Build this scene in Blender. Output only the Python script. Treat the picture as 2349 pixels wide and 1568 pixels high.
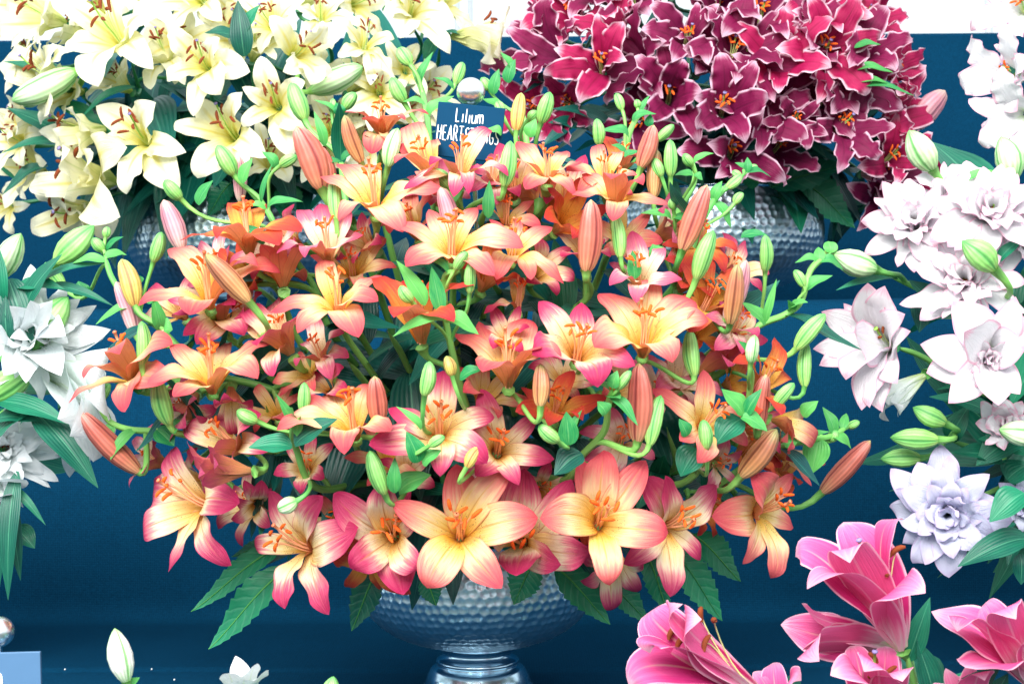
import bpy, math, random
import numpy as np
from mathutils import Vector

random.seed(7)
rng = np.random.default_rng(11)
for o in list(bpy.data.objects):
    bpy.data.objects.remove(o)
SC = bpy.context.scene
COL = SC.collection
R = math.radians

# ------------------------------------------------------------------ camera
ZC = 0.383                      # camera height above the lower display step
ROLL = R(0.45)
FP = 3262.0                     # focal length in units of a 2349-wide picture
cd = bpy.data.cameras.new('camera'); cam = bpy.data.objects.new('camera', cd); COL.objects.link(cam)
cd.sensor_width = 36; cd.lens = 36 * FP / 2349
cam.location = (0, 0, ZC); cam.rotation_euler = (R(90), ROLL, 0)
cd.clip_start = 0.05; cd.clip_end = 200
cd.dof.use_dof = True; cd.dof.focus_distance = 1.36; cd.dof.aperture_fstop = 16
SC.camera = cam

# ------------------------------------------------------------------ daylight inside a white marquee
w = bpy.data.worlds.new('World'); SC.world = w; w.use_nodes = True
w.node_tree.nodes['Background'].inputs[0].default_value = (0.85, 0.95, 1.0, 1)
w.node_tree.nodes['Background'].inputs[1].default_value = 0.60

def area(name, loc, target, size, power, col):
    l = bpy.data.lights.new(name, 'AREA'); l.shape = 'RECTANGLE'; l.size = size[0]; l.size_y = size[1]
    l.energy = power; l.color = col
    o = bpy.data.objects.new(name, l); COL.objects.link(o); o.location = loc
    o.rotation_euler = (Vector(target) - Vector(loc)).to_track_quat('-Z', 'Y').to_euler()
    return o
area('marquee_roof_light', (-0.5, -0.9, 2.1), (0.0, 1.5, 0.4), (2.6, 1.6), 125, (1.0, 0.97, 0.93))

SC.view_settings.view_transform = 'Standard'; SC.view_settings.look = 'None'
SC.view_settings.exposure = 1.12; SC.view_settings.gamma = 1.0
SC.view_settings.use_curve_mapping = False
SC.render.engine = 'CYCLES'

# ------------------------------------------------------------------ helpers
CR, SR = math.cos(ROLL), math.sin(ROLL)
RIGHT = np.array((CR, 0, -SR)); UP = np.array((SR, 0, CR)); TOCAM = np.array((0, -1.0, 0))
def at(x, y, D):
    """a point of the place: picture direction (2349 x 1568) and its real distance"""
    k = D / FP
    p = RIGHT * ((x - 1174.5) * k) + UP * ((784 - y) * k)
    p[1] += D; p[2] += ZC
    return p
def nrm(v):
    v = np.asarray(v, float); n = np.linalg.norm(v)
    return v / n if n > 1e-9 else np.array((0, 0, 1.0))
def axis(a):
    return nrm(RIGHT * a[0] + UP * a[1] + TOCAM * a[2])

ORG = {}
def empty(name, loc):
    o = bpy.data.objects.new(name, None); COL.objects.link(o); o.location = tuple(loc)
    o.empty_display_size = 0.02
    ORG[o.name] = np.array(loc, float)
    return o
def tag(o, label, cat, group=None):
    o['label'] = label; o['category'] = cat
    if group: o['group'] = group
    return o
_gf = {}
def gfaces(nu, nv, closed=False):
    k = (nu, nv, closed)
    if k not in _gf:
        f = []
        for i in range(nu - 1):
            for j in range(nv if closed else nv - 1):
                a = i * nv + j; b = i * nv + (j + 1) % nv
                f.append((a, a + nv, b + nv, b))
        _gf[k] = f
    return _gf[k]
def mk(name, V, F, mat, parent=None, org=None, uv=None, smooth=True, midx=None):
    V = np.asarray(V, float)
    if org is None: org = V.mean(0)
    org = np.asarray(org, float)
    me = bpy.data.meshes.new(name)
    me.from_pydata((V - org).tolist(), [], F)
    mats = mat if isinstance(mat, (list, tuple)) else [mat]
    for m in mats: me.materials.append(m)
    if midx is not None: me.polygons.foreach_set('material_index', np.asarray(midx, np.int32))
    if uv is not None:
        l = me.uv_layers.new(name='UVMap')
        li = np.empty(len(me.loops), np.int32); me.loops.foreach_get('vertex_index', li)
        l.data.foreach_set('uv', np.asarray(uv, np.float32)[li].ravel())
    if smooth: me.polygons.foreach_set('use_smooth', np.ones(len(me.polygons), bool))
    o = bpy.data.objects.new(name, me); COL.objects.link(o)
    p0 = ORG[parent.name] if parent else np.zeros(3)
    o.location = tuple(org - p0)
    if parent: o.parent = parent
    ORG[o.name] = org
    return o
def bez(p, n):
    t = np.linspace(0, 1, n)[:, None]
    a, b, c, d = [np.asarray(q, float) for q in p]
    C = (1-t)**3*a + 3*(1-t)**2*t*b + 3*(1-t)*t*t*c + t**3*d
    T = 3*(1-t)**2*(b-a) + 6*(1-t)*t*(c-b) + 3*t*t*(d-c)
    T /= np.maximum(np.linalg.norm(T, axis=1, keepdims=True), 1e-9)
    return C, T
def crom(P, n):
    """smooth curve through the points P"""
    P = np.asarray(P, float)
    if len(P) == 2:
        t = np.linspace(0, 1, n)[:, None]; C = P[0]*(1-t) + P[1]*t
    else:
        Q = np.vstack([2*P[0]-P[1], P, 2*P[-1]-P[-2]])
        ts = np.linspace(0, len(P)-1-1e-6, n); C = []
        for t in ts:
            i = int(t); f = t - i; a, b, c, d = Q[i:i+4]
            C.append(.5*((2*b)+(-a+c)*f+(2*a-5*b+4*c-d)*f*f+(-a+3*b-3*c+d)*f**3))
        C = np.array(C)
    T = np.gradient(C, axis=0); T /= np.maximum(np.linalg.norm(T, axis=1, keepdims=True), 1e-9)
    return C, T
def tube(C, rad, seg=7, cap=True):
    """tube along C; rad scalar or array. returns V,F,UV"""
    n = len(C); rad = np.broadcast_to(np.asarray(rad, float), (n,))
    T = np.gradient(C, axis=0); T /= np.maximum(np.linalg.norm(T, axis=1, keepdims=True), 1e-9)
    ref = np.array((0, 0, 1.0)) if abs(T[0][2]) < .9 else np.array((1.0, 0, 0))
    V = []; uv = []; s = nrm(np.cross(T[0], ref))
    ph = np.arange(seg) * 2 * math.pi / seg
    for i in range(n):
        s = nrm(s - T[i]*np.dot(s, T[i])); b = np.cross(T[i], s)
        V.append(C[i] + rad[i]*(np.cos(ph)[:, None]*s + np.sin(ph)[:, None]*b))
        uv += [(i/(n-1), k/seg) for k in range(seg)]
    V = np.vstack(V); F = list(gfaces(n, seg, True))
    F = [f[::-1] for f in F]
    if cap:
        F.append(tuple(range(seg))); F.append(tuple(range((n-1)*seg, n*seg))[::-1])
    return V, F, np.array(uv)
def join(*parts):
    V = []; F = []; U = []; M = []; o = 0
    for k, p in enumerate(parts):
        v, f, u = p[:3]; m = p[3] if len(p) > 3 else 0
        V.append(v); U.append(u); F += [tuple(i + o for i in q) for q in f]; M += [m]*len(f); o += len(v)
    return np.vstack(V), F, np.vstack(U), M

# ------------------------------------------------------------------ materials
class NT:
    def __init__(s, name):
        s.m = bpy.data.materials.new(name); s.m.use_nodes = True
        s.t = s.m.node_tree; s.n = s.t.nodes; s.b = s.n['Principled BSDF']; s.out = s.n['Material Output']
    def node(s, t, **kw):
        x = s.n.new(t)
        for k, v in kw.items(): setattr(x, k, v)
        return x
    def set(s, sock, v):
        if isinstance(v, bpy.types.NodeSocket): s.t.links.new(v, sock)
        elif v is not None:
            if isinstance(v, tuple) and len(v) == 3 and sock.type == 'RGBA': v = v + (1,)
            sock.default_value = v
    def math(s, op, a, b=None, c=None, clamp=False):
        x = s.node('ShaderNodeMath', operation=op, use_clamp=clamp)
        s.set(x.inputs[0], a); s.set(x.inputs[1], b); s.set(x.inputs[2], c)
        return x.outputs[0]
    def mix(s, f, a, b, mode='MIX'):
        x = s.node('ShaderNodeMix', data_type='RGBA', blend_type=mode)
        s.set(x.inputs[0], f); s.set(x.inputs[6], a); s.set(x.inputs[7], b)
        return x.outputs[2]
    def ramp(s, f, stops, interp='LINEAR'):
        x = s.node('ShaderNodeValToRGB'); x.color_ramp.interpolation = interp
        e = x.color_ramp.elements
        while len(e) < len(stops): e.new(.5)
        for k, (p, c) in enumerate(stops): e[k].position = p; e[k].color = tuple(c) + (1,) if len(c) == 3 else c
        s.set(x.inputs[0], f); return x.outputs[0]
    def sm(s, v, a, b):
        x = s.node('ShaderNodeMapRange', interpolation_type='SMOOTHSTEP')
        s.set(x.inputs[0], v); x.inputs[1].default_value = a; x.inputs[2].default_value = b
        return x.outputs[0]
    def noise(s, vec, scale, detail=2, rough=.5, dim='3D'):
        x = s.node('ShaderNodeTexNoise', noise_dimensions=dim)
        s.set(x.inputs['Vector'], vec); x.inputs['Scale'].default_value = scale
        x.inputs['Detail'].default_value = detail; x.inputs['Roughness'].default_value = rough
        return x.outputs[0]
    def bump(s, h, strength, dist=.001):
        x = s.node('ShaderNodeBump'); x.inputs['Strength'].default_value = strength; x.inputs['Distance'].default_value = dist
        s.set(x.inputs['Height'], h); s.set(s.b.inputs['Normal'], x.outputs[0]); return x.outputs[0]
    def comb(s, x, y, z):
        c = s.node('ShaderNodeCombineXYZ'); s.set(c.inputs[0], x); s.set(c.inputs[1], y); s.set(c.inputs[2], z); return c.outputs[0]
    def uv(s):
        tc = s.node('ShaderNodeTexCoord'); sp = s.node('ShaderNodeSeparateXYZ'); s.set(sp.inputs[0], tc.outputs['UV'])
        return tc, sp.outputs[0], sp.outputs[1]
    def rnd(s):
        return s.node('ShaderNodeObjectInfo').outputs['Random']

def srgb(r, g, b):
    f = lambda c: (c/255/12.92) if c/255 < .04045 else ((c/255+.055)/1.055)**2.4
    return (f(r), f(g), f(b))

def petal_mat(name, stops, back, edge=None, edge_w=.2, rib=None, rib_w=.1, spots=None, transl=.34, vein=.24, edge_pull=.035, rough=.55, jit=.2, edge_a=1.0, soft=1.0):
    """stops: colour from throat (0) to tip (1) of the inner face; back: the same for the outer face"""
    M = NT(name); tc, u, v = M.uv(); rnd = M.rnd()
    av = M.math('ABSOLUTE', M.math('MULTIPLY_ADD', v, 2, -1))
    seed = M.math('MULTIPLY', rnd, 37.0)
    n1 = M.noise(M.comb(M.math('MULTIPLY', u, 1.6), M.math('MULTIPLY', v, 7), seed), 1.6, 3)
    n2 = M.noise(M.comb(M.math('MULTIPLY', u, 2.2), M.math('MULTIPLY', v, 46), seed), 1.0, 3, .6)
    uu = M.math('ADD', u, M.math('MULTIPLY_ADD', n1, jit*1.4, -jit*.7))
    uu = M.math('ADD', uu, M.math('MULTIPLY_ADD', n2, jit*1.3, -jit*.65))
    uu = M.math('ADD', uu, M.math('MULTIPLY_ADD', rnd, jit*.8, -jit*.4))
    uu = M.math('ADD', uu, M.math('MULTIPLY', M.math('POWER', av, 2.5), edge_pull), clamp=True)
    col = M.ramp(uu, stops)
    if rib:
        k = M.math('MULTIPLY', M.math('SUBTRACT', 1, M.sm(av, 0, rib_w)), M.math('SUBTRACT', 1, M.sm(u, .45, .95)))
        col = M.mix(M.math('MULTIPLY', k, .85), col, rib)
    if edge:
        ee = M.math('ADD', M.math('MAXIMUM', av, M.math('MULTIPLY_ADD', u, 1.0, -.02)), M.math('MULTIPLY_ADD', n1, edge_w*.9, -edge_w*.45))
        col = M.mix(M.math('MULTIPLY', M.sm(ee, 1-edge_w*soft, 1-edge_w*.3/soft), edge_a), col, edge)
    if spots:
        vo = M.node('ShaderNodeTexVoronoi', feature='F1'); vo.inputs['Scale'].default_value = 1.0
        M.set(vo.inputs['Vector'], M.comb(M.math('MULTIPLY', u, 34), M.math('MULTIPLY', v, 15), seed))
        reg = M.math('MULTIPLY', M.sm(u, .1, .2), M.math('SUBTRACT', 1, M.sm(u, .3, .5)))
        reg = M.math('MULTIPLY', reg, M.sm(M.noise(M.comb(M.math('MULTIPLY', u, 5), M.math('MULTIPLY', v, 4), seed), 1.5, 1), .42, .6))
        k = M.math('MULTIPLY', M.math('LESS_THAN', vo.outputs['Distance'], .24), reg)
        col = M.mix(M.math('MULTIPLY', k, .8), col, spots)
    vv = M.math('MULTIPLY_ADD', n2, vein*2, 1-vein)
    col = M.mix(1.0, col, M.comb(vv, vv, vv), 'MULTIPLY')
    bc = M.mix(1.0, M.ramp(uu, back), M.comb(vv, vv, vv), 'MULTIPLY')
    bk = M.mix(M.math('MULTIPLY', M.math('SUBTRACT', 1, M.sm(av, 0, .1)), .35), bc, stops[0][1])
    if edge: bk = M.mix(M.math('MULTIPLY', M.sm(ee, 1-edge_w*.8*soft, 1-edge_w*.3/soft), edge_a), bk, edge)
    g = M.node('ShaderNodeNewGeometry')
    fin = M.mix(g.outputs['Backfacing'], col, bk)
    M.set(M.b.inputs['Base Color'], fin); M.b.inputs['Roughness'].default_value = rough
    M.b.inputs['Specular IOR Level'].default_value = .3
    bn = M.bump(M.math('ADD', n2, M.math('MULTIPLY', n1, .9)), .5, .003)
    tr = M.node('ShaderNodeBsdfTranslucent'); M.set(tr.inputs[0], fin); M.set(tr.inputs[1], bn)
    mx = M.node('ShaderNodeMixShader'); mx.inputs[0].default_value = transl
    M.set(mx.inputs[1], M.b.outputs[0]); M.set(mx.inputs[2], tr.outputs[0])
    M.set(M.out.inputs[0], mx.outputs[0])
    return M.m

def green_mat(name, c0, c1, c2, transl=.2, rough=.42, veins=9, tipc=None, basec=None, spec=.4, pinnate=False):
    """leaf or stem: c0 dark, c1 mid, c2 pale vein"""
    M = NT(name); tc, u, v = M.uv(); rnd = M.rnd()
    av = M.math('ABSOLUTE', M.math('MULTIPLY_ADD', v, 2, -1))
    n = M.noise(M.comb(M.math('MULTIPLY', u, 2), M.math('MULTIPLY', v, 3), M.math('MULTIPLY', rnd, 31)), 1.7, 3)
    f = M.math('ADD', M.math('MULTIPLY', n, .8), M.math('MULTIPLY_ADD', rnd, .9, -.35), clamp=True)
    col = M.mix(f, c0, c1)
    ang = M.math('MULTIPLY', av, veins*3.14159)
    if pinnate: ang = M.math('MULTIPLY', M.math('SUBTRACT', u, M.math('MULTIPLY', av, .16)), 52.0)
    wv = M.math('MULTIPLY_ADD', M.math('SINE', ang), .5, .5)
    if pinnate: wv = M.math('POWER', wv, 4)
    col = M.mix(M.math('MULTIPLY', M.math('POWER', wv, 3), .1 if pinnate else .06), col, c2)
    col = M.mix(M.math('MULTIPLY', M.math('SUBTRACT', 1, M.sm(av, 0, .05)), .45), col, c2)
    if tipc: col = M.mix(M.sm(u, .7, 1.0), col, tipc)
    if basec: col = M.mix(M.math('SUBTRACT', 1, M.sm(u, 0, .25)), col, basec)
    M.set(M.b.inputs['Base Color'], col); M.b.inputs['Roughness'].default_value = rough
    M.b.inputs['Specular IOR Level'].default_value = spec
    bn = M.bump(M.math('ADD', wv, M.math('MULTIPLY', n, 1.5)), .25, .0015)
    if transl:
        tr = M.node('ShaderNodeBsdfTranslucent'); M.set(tr.inputs[0], col)
        mx = M.node('ShaderNodeMixShader'); mx.inputs[0].default_value = transl
        M.set(mx.inputs[1], M.b.outputs[0]); M.set(mx.inputs[2], tr.outputs[0]); M.set(M.out.inputs[0], mx.outputs[0])
    return M.m

def bud_mat(name, stops, groove, rough=.45):
    M = NT(name); tc, u, v = M.uv(); rnd = M.rnd()
    n = M.noise(M.comb(M.math('MULTIPLY', u, 2), M.math('MULTIPLY', v, 20), M.math('MULTIPLY', rnd, 31)), 1.5, 3, .6)
    uu = M.math('ADD', u, M.math('MULTIPLY_ADD', n, .3, -.15), clamp=True)
    col = M.ramp(uu, stops)
    gl = M.math('MULTIPLY_ADD', M.math('COSINE', M.math('MULTIPLY', v, 6*3.14159)), -.5, .5)    # 3 seams
    col = M.mix(M.math('MULTIPLY', M.math('POWER', gl, 10), .9), col, groove)
    g2 = M.math('MULTIPLY_ADD', M.math('COSINE', M.math('MULTIPLY', v, 30*3.14159)), .5, .5)
    k = M.math('MULTIPLY_ADD', M.math('MULTIPLY', g2, n), .6, .72)
    col = M.mix(1.0, col, M.comb(k, k, k), 'MULTIPLY')
    M.set(M.b.inputs['Base Color'], col); M.b.inputs['Roughness'].default_value = rough
    M.b.inputs['Specular IOR Level'].default_value = .35
    M.b.inputs['Subsurface Weight'].default_value = .15; M.b.inputs['Subsurface Radius'].default_value = (.004, .003, .002)
    M.bump(M.math('ADD', g2, n), .3, .001)
    return M.m

def plain(name, c, rough=.5, metal=0, var=.15, scale=60, spec=.4):
    M = NT(name); tc = M.node('ShaderNodeTexCoord')
    n = M.noise(tc.outputs['Object'], scale, 4, .6)
    k = M.math('MULTIPLY_ADD', n, var*2, 1-var)
    M.set(M.b.inputs['Base Color'], M.mix(1.0, c, M.comb(k, k, k), 'MULTIPLY'))
    M.b.inputs['Roughness'].default_value = rough; M.b.inputs['Metallic'].default_value = metal
    M.b.inputs['Specular IOR Level'].default_value = spec
    M.bump(n, .15, .001)
    return M.m

MT = {}
# peach lilies: yellow throat, cream middle, coral or magenta tips, brown-orange outside
bko = [(0, srgb(170, 136, 72)), (.25, srgb(232, 154, 100)), (.6, srgb(234, 134, 104)), (1, srgb(220, 96, 100))]
bkm = [(0, srgb(170, 130, 80)), (.25, srgb(214, 140, 92)), (.6, srgb(212, 104, 112)), (1, srgb(180, 50, 100))]
brown = srgb(110, 40, 25)
MT['oc'] = petal_mat('peach_lily_petal', [(0, srgb(196, 118, 58)), (.12, srgb(250, 192, 66)), (.32, srgb(255, 222, 128)), (.52, srgb(255, 224, 172)), (.66, srgb(242, 160, 138)), (.79, srgb(228, 112, 110)), (1, srgb(208, 70, 88))], bko, edge=srgb(216, 92, 96), edge_w=.08, edge_a=.55, rib=srgb(226, 170, 84), rib_w=.07, spots=brown)
MT['om'] = petal_mat('magenta_tipped_lily_petal', [(0, srgb(150, 70, 45)), (.12, srgb(240, 178, 76)), (.34, srgb(254, 224, 150)), (.56, srgb(254, 230, 196)), (.66, srgb(234, 146, 150)), (.79, srgb(206, 72, 112)), (1, srgb(176, 32, 84))], bkm, edge=srgb(200, 60, 110), edge_w=.07, edge_a=.55, rib=srgb(210, 140, 80), rib_w=.07, spots=brown)
MT['or'] = petal_mat('orange_lily_petal', [(0, srgb(150, 66, 30)), (.13, srgb(232, 150, 50)), (.34, srgb(246, 186, 84)), (.52, srgb(236, 142, 74)), (.68, srgb(218, 84, 56)), (1, srgb(186, 44, 54))], bko, edge=srgb(220, 84, 76), edge_w=.07, edge_a=.55, rib=srgb(220, 130, 50), rib_w=.07, spots=brown)
MT['op'] = petal_mat('faded_pink_lily_petal', [(0, srgb(170, 110, 70)), (.13, srgb(246, 214, 150)), (.36, srgb(252, 232, 196)), (.56, srgb(250, 222, 208)), (.7, srgb(222, 122, 146)), (1, srgb(186, 54, 102))], bkm, edge=srgb(212, 96, 130), edge_w=.07, edge_a=.55, rib=srgb(222, 170, 110), rib_w=.07, spots=brown)
# cream lilies with a yellow throat
MT['y'] = petal_mat('cream_lily_petal', [(0, srgb(170, 196, 70)), (.1, srgb(240, 228, 104)), (.3, srgb(248, 240, 168)), (.55, srgb(250, 246, 210)), (1, srgb(250, 248, 226))], [(0, srgb(170, 196, 96)), (.25, srgb(234, 236, 168)), (.6, srgb(250, 247, 212)), (1, srgb(250, 247, 226))], rib=srgb(240, 222, 112), rib_w=.24, transl=.35, vein=.07)
# crimson lilies with white frilled margins
MT['c'] = petal_mat('crimson_lily_petal', [(0, srgb(96, 14, 62)), (.2, srgb(112, 16, 68)), (.5, srgb(118, 16, 66)), (.8, srgb(134, 22, 76)), (1, srgb(160, 44, 98))], [(0, srgb(160, 120, 120)), (.3, srgb(176, 84, 120)), (.7, srgb(196, 84, 130)), (1, srgb(214, 130, 164))], edge=srgb(240, 200, 220), edge_w=.17, soft=1.35, edge_a=.88, rib=srgb(96, 12, 54), rib_w=.1, transl=.25, vein=.2)
MT['cr'] = petal_mat('bright_crimson_lily_petal', [(0, srgb(126, 16, 66)), (.2, srgb(156, 16, 74)), (.5, srgb(166, 18, 78)), (.8, srgb(180, 30, 88)), (1, srgb(200, 64, 112))], [(0, srgb(180, 120, 120)), (.3, srgb(200, 60, 110)), (.7, srgb(220, 60, 120)), (1, srgb(230, 140, 170))], edge=srgb(246, 210, 226), edge_w=.17, soft=1.35, edge_a=.88, rib=srgb(130, 12, 56), rib_w=.1, transl=.25, vein=.2)
# white double lilies with pink margins, and plain white ones
MT['wd'] = petal_mat('white_lily_petal_with_pink_edge', [(0, srgb(206, 226, 190)), (.15, srgb(238, 238, 240)), (.6, srgb(242, 241, 244)), (1, srgb(243, 234, 240))], [(0, srgb(200, 222, 180)), (.3, srgb(236, 234, 242)), (1, srgb(246, 232, 242))], edge=srgb(242, 150, 186), edge_w=.18, edge_a=.6, transl=.32, vein=.05)
MT['wl'] = petal_mat('lilac_white_lily_petal', [(0, srgb(206, 226, 200)), (.15, srgb(216, 224, 238)), (.6, srgb(216, 220, 240)), (1, srgb(212, 206, 234))], [(0, srgb(200, 222, 190)), (.3, srgb(220, 226, 242)), (1, srgb(222, 214, 240))], edge=srgb(214, 190, 230), edge_w=.16, edge_a=.6, transl=.3, vein=.05)
MT['w'] = petal_mat('white_lily_petal', [(0, srgb(200, 226, 150)), (.15, srgb(232, 240, 234)), (.6, srgb(236, 241, 244)), (1, srgb(238, 242, 245))], [(0, srgb(190, 216, 130)), (.3, srgb(236, 246, 238)), (1, srgb(234, 240, 244))], transl=.3, vein=.05)
# bright pink lilies
MT['p'] = petal_mat('pink_lily_petal', [(0, srgb(236, 200, 214)), (.15, srgb(206, 40, 116)), (.45, srgb(214, 52, 128)), (.75, srgb(232, 100, 158)), (1, srgb(244, 160, 194))], [(0, srgb(206, 222, 166)), (.12, srgb(240, 206, 216)), (.35, srgb(224, 88, 146)), (.7, srgb(230, 100, 156)), (1, srgb(240, 150, 188))], edge=srgb(248, 186, 210), edge_w=.13, rib=srgb(236, 176, 170), rib_w=.08, transl=.28, vein=.14)

MT['leaf'] = green_mat('lily_leaf', srgb(8, 74, 66), srgb(24, 128, 92), srgb(110, 190, 150), transl=.15)
MT['leafdark'] = green_mat('dark_lily_leaf', srgb(6, 66, 70), srgb(22, 116, 98), srgb(90, 170, 150), transl=.12, rough=.35)
MT['bract'] = green_mat('young_lily_leaf', srgb(24, 134, 78), srgb(104, 194, 96), srgb(150, 216, 140), transl=.3)
MT['foliage'] = green_mat('serrated_foliage_leaf', srgb(6, 92, 74), srgb(36, 146, 96), srgb(140, 206, 170), transl=.12, veins=3, rough=.38, pinnate=True)
MT['stem'] = green_mat('lily_stem', srgb(84, 164, 80), srgb(146, 206, 104), srgb(150, 210, 120), transl=0, veins=4)
MT['stemdark'] = green_mat('dark_lily_stem', srgb(20, 100, 72), srgb(60, 140, 90), srgb(100, 170, 120), transl=0, veins=4)
MT['bg'] = bud_mat('green_lily_bud', [(0, srgb(172, 214, 118)), (.25, srgb(140, 204, 108)), (.75, srgb(150, 212, 124)), (1, srgb(96, 176, 92))], srgb(80, 160, 84))
MT['by'] = bud_mat('yellowing_lily_bud', [(0, srgb(206, 170, 90)), (.3, srgb(196, 178, 92)), (.7, srgb(190, 160, 96)), (1, srgb(170, 196, 110))], srgb(150, 110, 60))
MT['br'] = bud_mat('coral_lily_bud', [(0, srgb(214, 160, 120)), (.25, srgb(202, 118, 96)), (.75, srgb(192, 100, 88)), (.95, srgb(214, 140, 128)), (1, srgb(190, 200, 130))], srgb(140, 56, 56))
MT['bb'] = bud_mat('bronze_lily_bud', [(0, srgb(222, 178, 120)), (.3, srgb(202, 140, 92)), (.75, srgb(186, 118, 92)), (1, srgb(150, 160, 100))], srgb(130, 70, 50))
MT['bp'] = bud_mat('pale_pink_lily_bud', [(0, srgb(226, 206, 190)), (.3, srgb(226, 170, 176)), (.75, srgb(212, 140, 156)), (1, srgb(206, 180, 160))], srgb(160, 100, 120))
MT['bw'] = bud_mat('pale_green_lily_bud', [(0, srgb(150, 206, 130)), (.3, srgb(196, 228, 172)), (.75, srgb(206, 234, 190)), (1, srgb(130, 196, 110))], srgb(96, 176, 90))
MT['bwh'] = bud_mat('white_lily_bud', [(0, srgb(190, 226, 170)), (.3, srgb(236, 238, 226)), (.75, srgb(242, 236, 236)), (1, srgb(150, 210, 120))], srgb(130, 200, 110))
MT['fil_o'] = plain('peach_filament', srgb(236, 168, 128), .5)
MT['fil_g'] = plain('pale_green_filament', srgb(214, 226, 150), .5)
MT['ant_o'] = plain('orange_pollen_anther', srgb(226, 92, 20), .85, var=.3, scale=900)
MT['ant_b'] = plain('brown_pollen_anther', srgb(120, 52, 16), .85, var=.3, scale=900)
MT['stig_o'] = plain('coral_stigma', srgb(226, 122, 84), .5)
MT['stig_p'] = plain('violet_stigma', srgb(130, 120, 170), .6)
MT['style_g'] = plain('green_style', srgb(140, 190, 80), .5)
# ------------------------------------------------------------------ cloth-covered staging
def cloth_mat():
    M = NT('navy_cloth'); tc = M.node('ShaderNodeTexCoord'); sp = M.node('ShaderNodeSeparateXYZ'); M.set(sp.inputs[0], tc.outputs['UV'])
    u, v = sp.outputs[0], sp.outputs[1]
    n = M.noise(tc.outputs['Object'], 7, 4, .6); n2 = M.noise(tc.outputs['Object'], 380, 2, .7)
    wv = M.math('SINE', M.math('ADD', M.math('MULTIPLY', v, 2600), M.math('MULTIPLY', n2, 3.0)))
    wu = M.math('SINE', M.math('MULTIPLY', u, 2100))
    wk = M.math('MULTIPLY_ADD', M.math('ADD', wv, M.math('MULTIPLY', wu, .5)), .16, .5)
    col = M.mix(n, srgb(4, 48, 74), srgb(6, 58, 88))
    k = M.math('MULTIPLY_ADD', M.math('ADD', wk, M.math('MULTIPLY', n2, 1.0)), .95, .1)
    col = M.mix(1.0, col, M.comb(k, k, k), 'MULTIPLY')
    M.set(M.b.inputs['Base Color'], col); M.b.inputs['Roughness'].default_value = .88
    M.b.inputs['Specular IOR Level'].default_value = .04
    M.b.inputs['Sheen Weight'].default_value = 0; M.b.inputs['Sheen Roughness'].default_value = .5
    M.set(M.b.inputs['Sheen Tint'], srgb(70, 140, 200))
    M.bump(M.math('ADD', wk, n2), .5, .0006)
    return M.m
MT['cloth'] = cloth_mat()

def sheet(name, prof, x0, x1, nx, wr=.0, thick=None):
    """a cloth laid over a cross-section prof [(y,z,corner radius)], running along x"""
    P = []
    n = len(prof)
    for i, (y, z, r) in enumerate(prof):
        p = np.array((y, z))
        if r == 0 or i in (0, n-1): P.append(p); continue
        a = np.array(prof[i-1][:2]); b = np.array(prof[i+1][:2])
        da = (a-p)/np.linalg.norm(a-p); db = (b-p)/np.linalg.norm(b-p)
        for t in np.linspace(0, 1, 7):
            P.append((1-t)**2*(p+da*r) + 2*t*(1-t)*p + t*t*(p+db*r))
    Q = [P[0]]
    for p in P[1:]:
        d = np.linalg.norm(p-Q[-1]); k = max(1, int(d/.03))
        q0 = Q[-1].copy()
        for t in range(1, k+1): Q.append(q0+(p-q0)*t/k)
    Q = np.array(Q); m = len(Q)
    T = np.gradient(Q, axis=0); T /= np.linalg.norm(T, axis=1, keepdims=True); N = np.stack([-T[:, 1], T[:, 0]], 1)
    L = np.r_[0, np.cumsum(np.linalg.norm(np.diff(Q, axis=0), axis=1))]
    xs = np.linspace(x0, x1, nx); V = []; U = []
    for i in range(m):
        for x in xs:
            h = wr*(math.sin(3.1*x+2*L[i])*.5+math.sin(7.3*x-4.1*L[i]+1)*.3+math.sin(1.7*x+9*L[i])*.35)
            V.append((x, Q[i][0]+N[i][0]*h, Q[i][1]+N[i][1]*h)); U.append((x, L[i]))
    o = mk(name, V, gfaces(m, nx), MT['cloth'], org=(0, Q[0][0], Q[0][1]), uv=U)
    o['kind'] = 'structure'
    return o
Y1, Z2 = 1.97, 0.437
EDGE = Y1 - .012
sheet('lower_display_step', [(.70, -1.2, 0), (.70, -.42, .01), (1.30, -.42, .03), (1.30, -.001, .012), (1.66, 0, .004), (1.672, -.004, .004), (1.684, 0, .004), (Y1, 0, .035), (Y1, Z2, .028), (Y1+.075, Z2, .012), (Y1+.075, .385, .02), (2.78, .385, .03), (2.78, .90, 0)], -2.2, 2.2, 140, .005)
def box(x0, x1, y0, y1, z0, z1):
    V = [(x, y, z) for z in (z0, z1) for y in (y0, y1) for x in (x0, x1)]
    F = [(0, 2, 3, 1), (4, 5, 7, 6), (0, 1, 5, 4), (2, 6, 7, 3), (0, 4, 6, 2), (1, 3, 7, 5)]
    return np.array(V, float), F, np.array([(v[0], v[2]) for v in V])
zt = at(1174, 88, 2.76)[2]
V, F, U = box(-2.2, 2.2, 2.74, 2.77, .39, zt)
bp = mk('display_back_panel', V, F, MT['cloth'], uv=U, smooth=False); bp['kind'] = 'structure'
bv = bp.modifiers.new('bevel', 'BEVEL'); bv.width = .006; bv.segments = 3
# floor of the marquee
M = NT('marquee_floor'); tc = M.node('ShaderNodeTexCoord')
M.set(M.b.inputs['Base Color'], M.mix(M.noise(tc.outputs['Object'], 4, 5), srgb(58, 72, 74), srgb(86, 100, 98)))
M.b.inputs['Roughness'].default_value = .9
fl_ = mk('ground', [(-60, -60, -1.2), (60, -60, -1.2), (60, 60, -1.2), (-60, 60, -1.2)], [(0, 1, 2, 3)], M.m, org=(0, 0, -1.2)); fl_['kind'] = 'structure'
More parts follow.
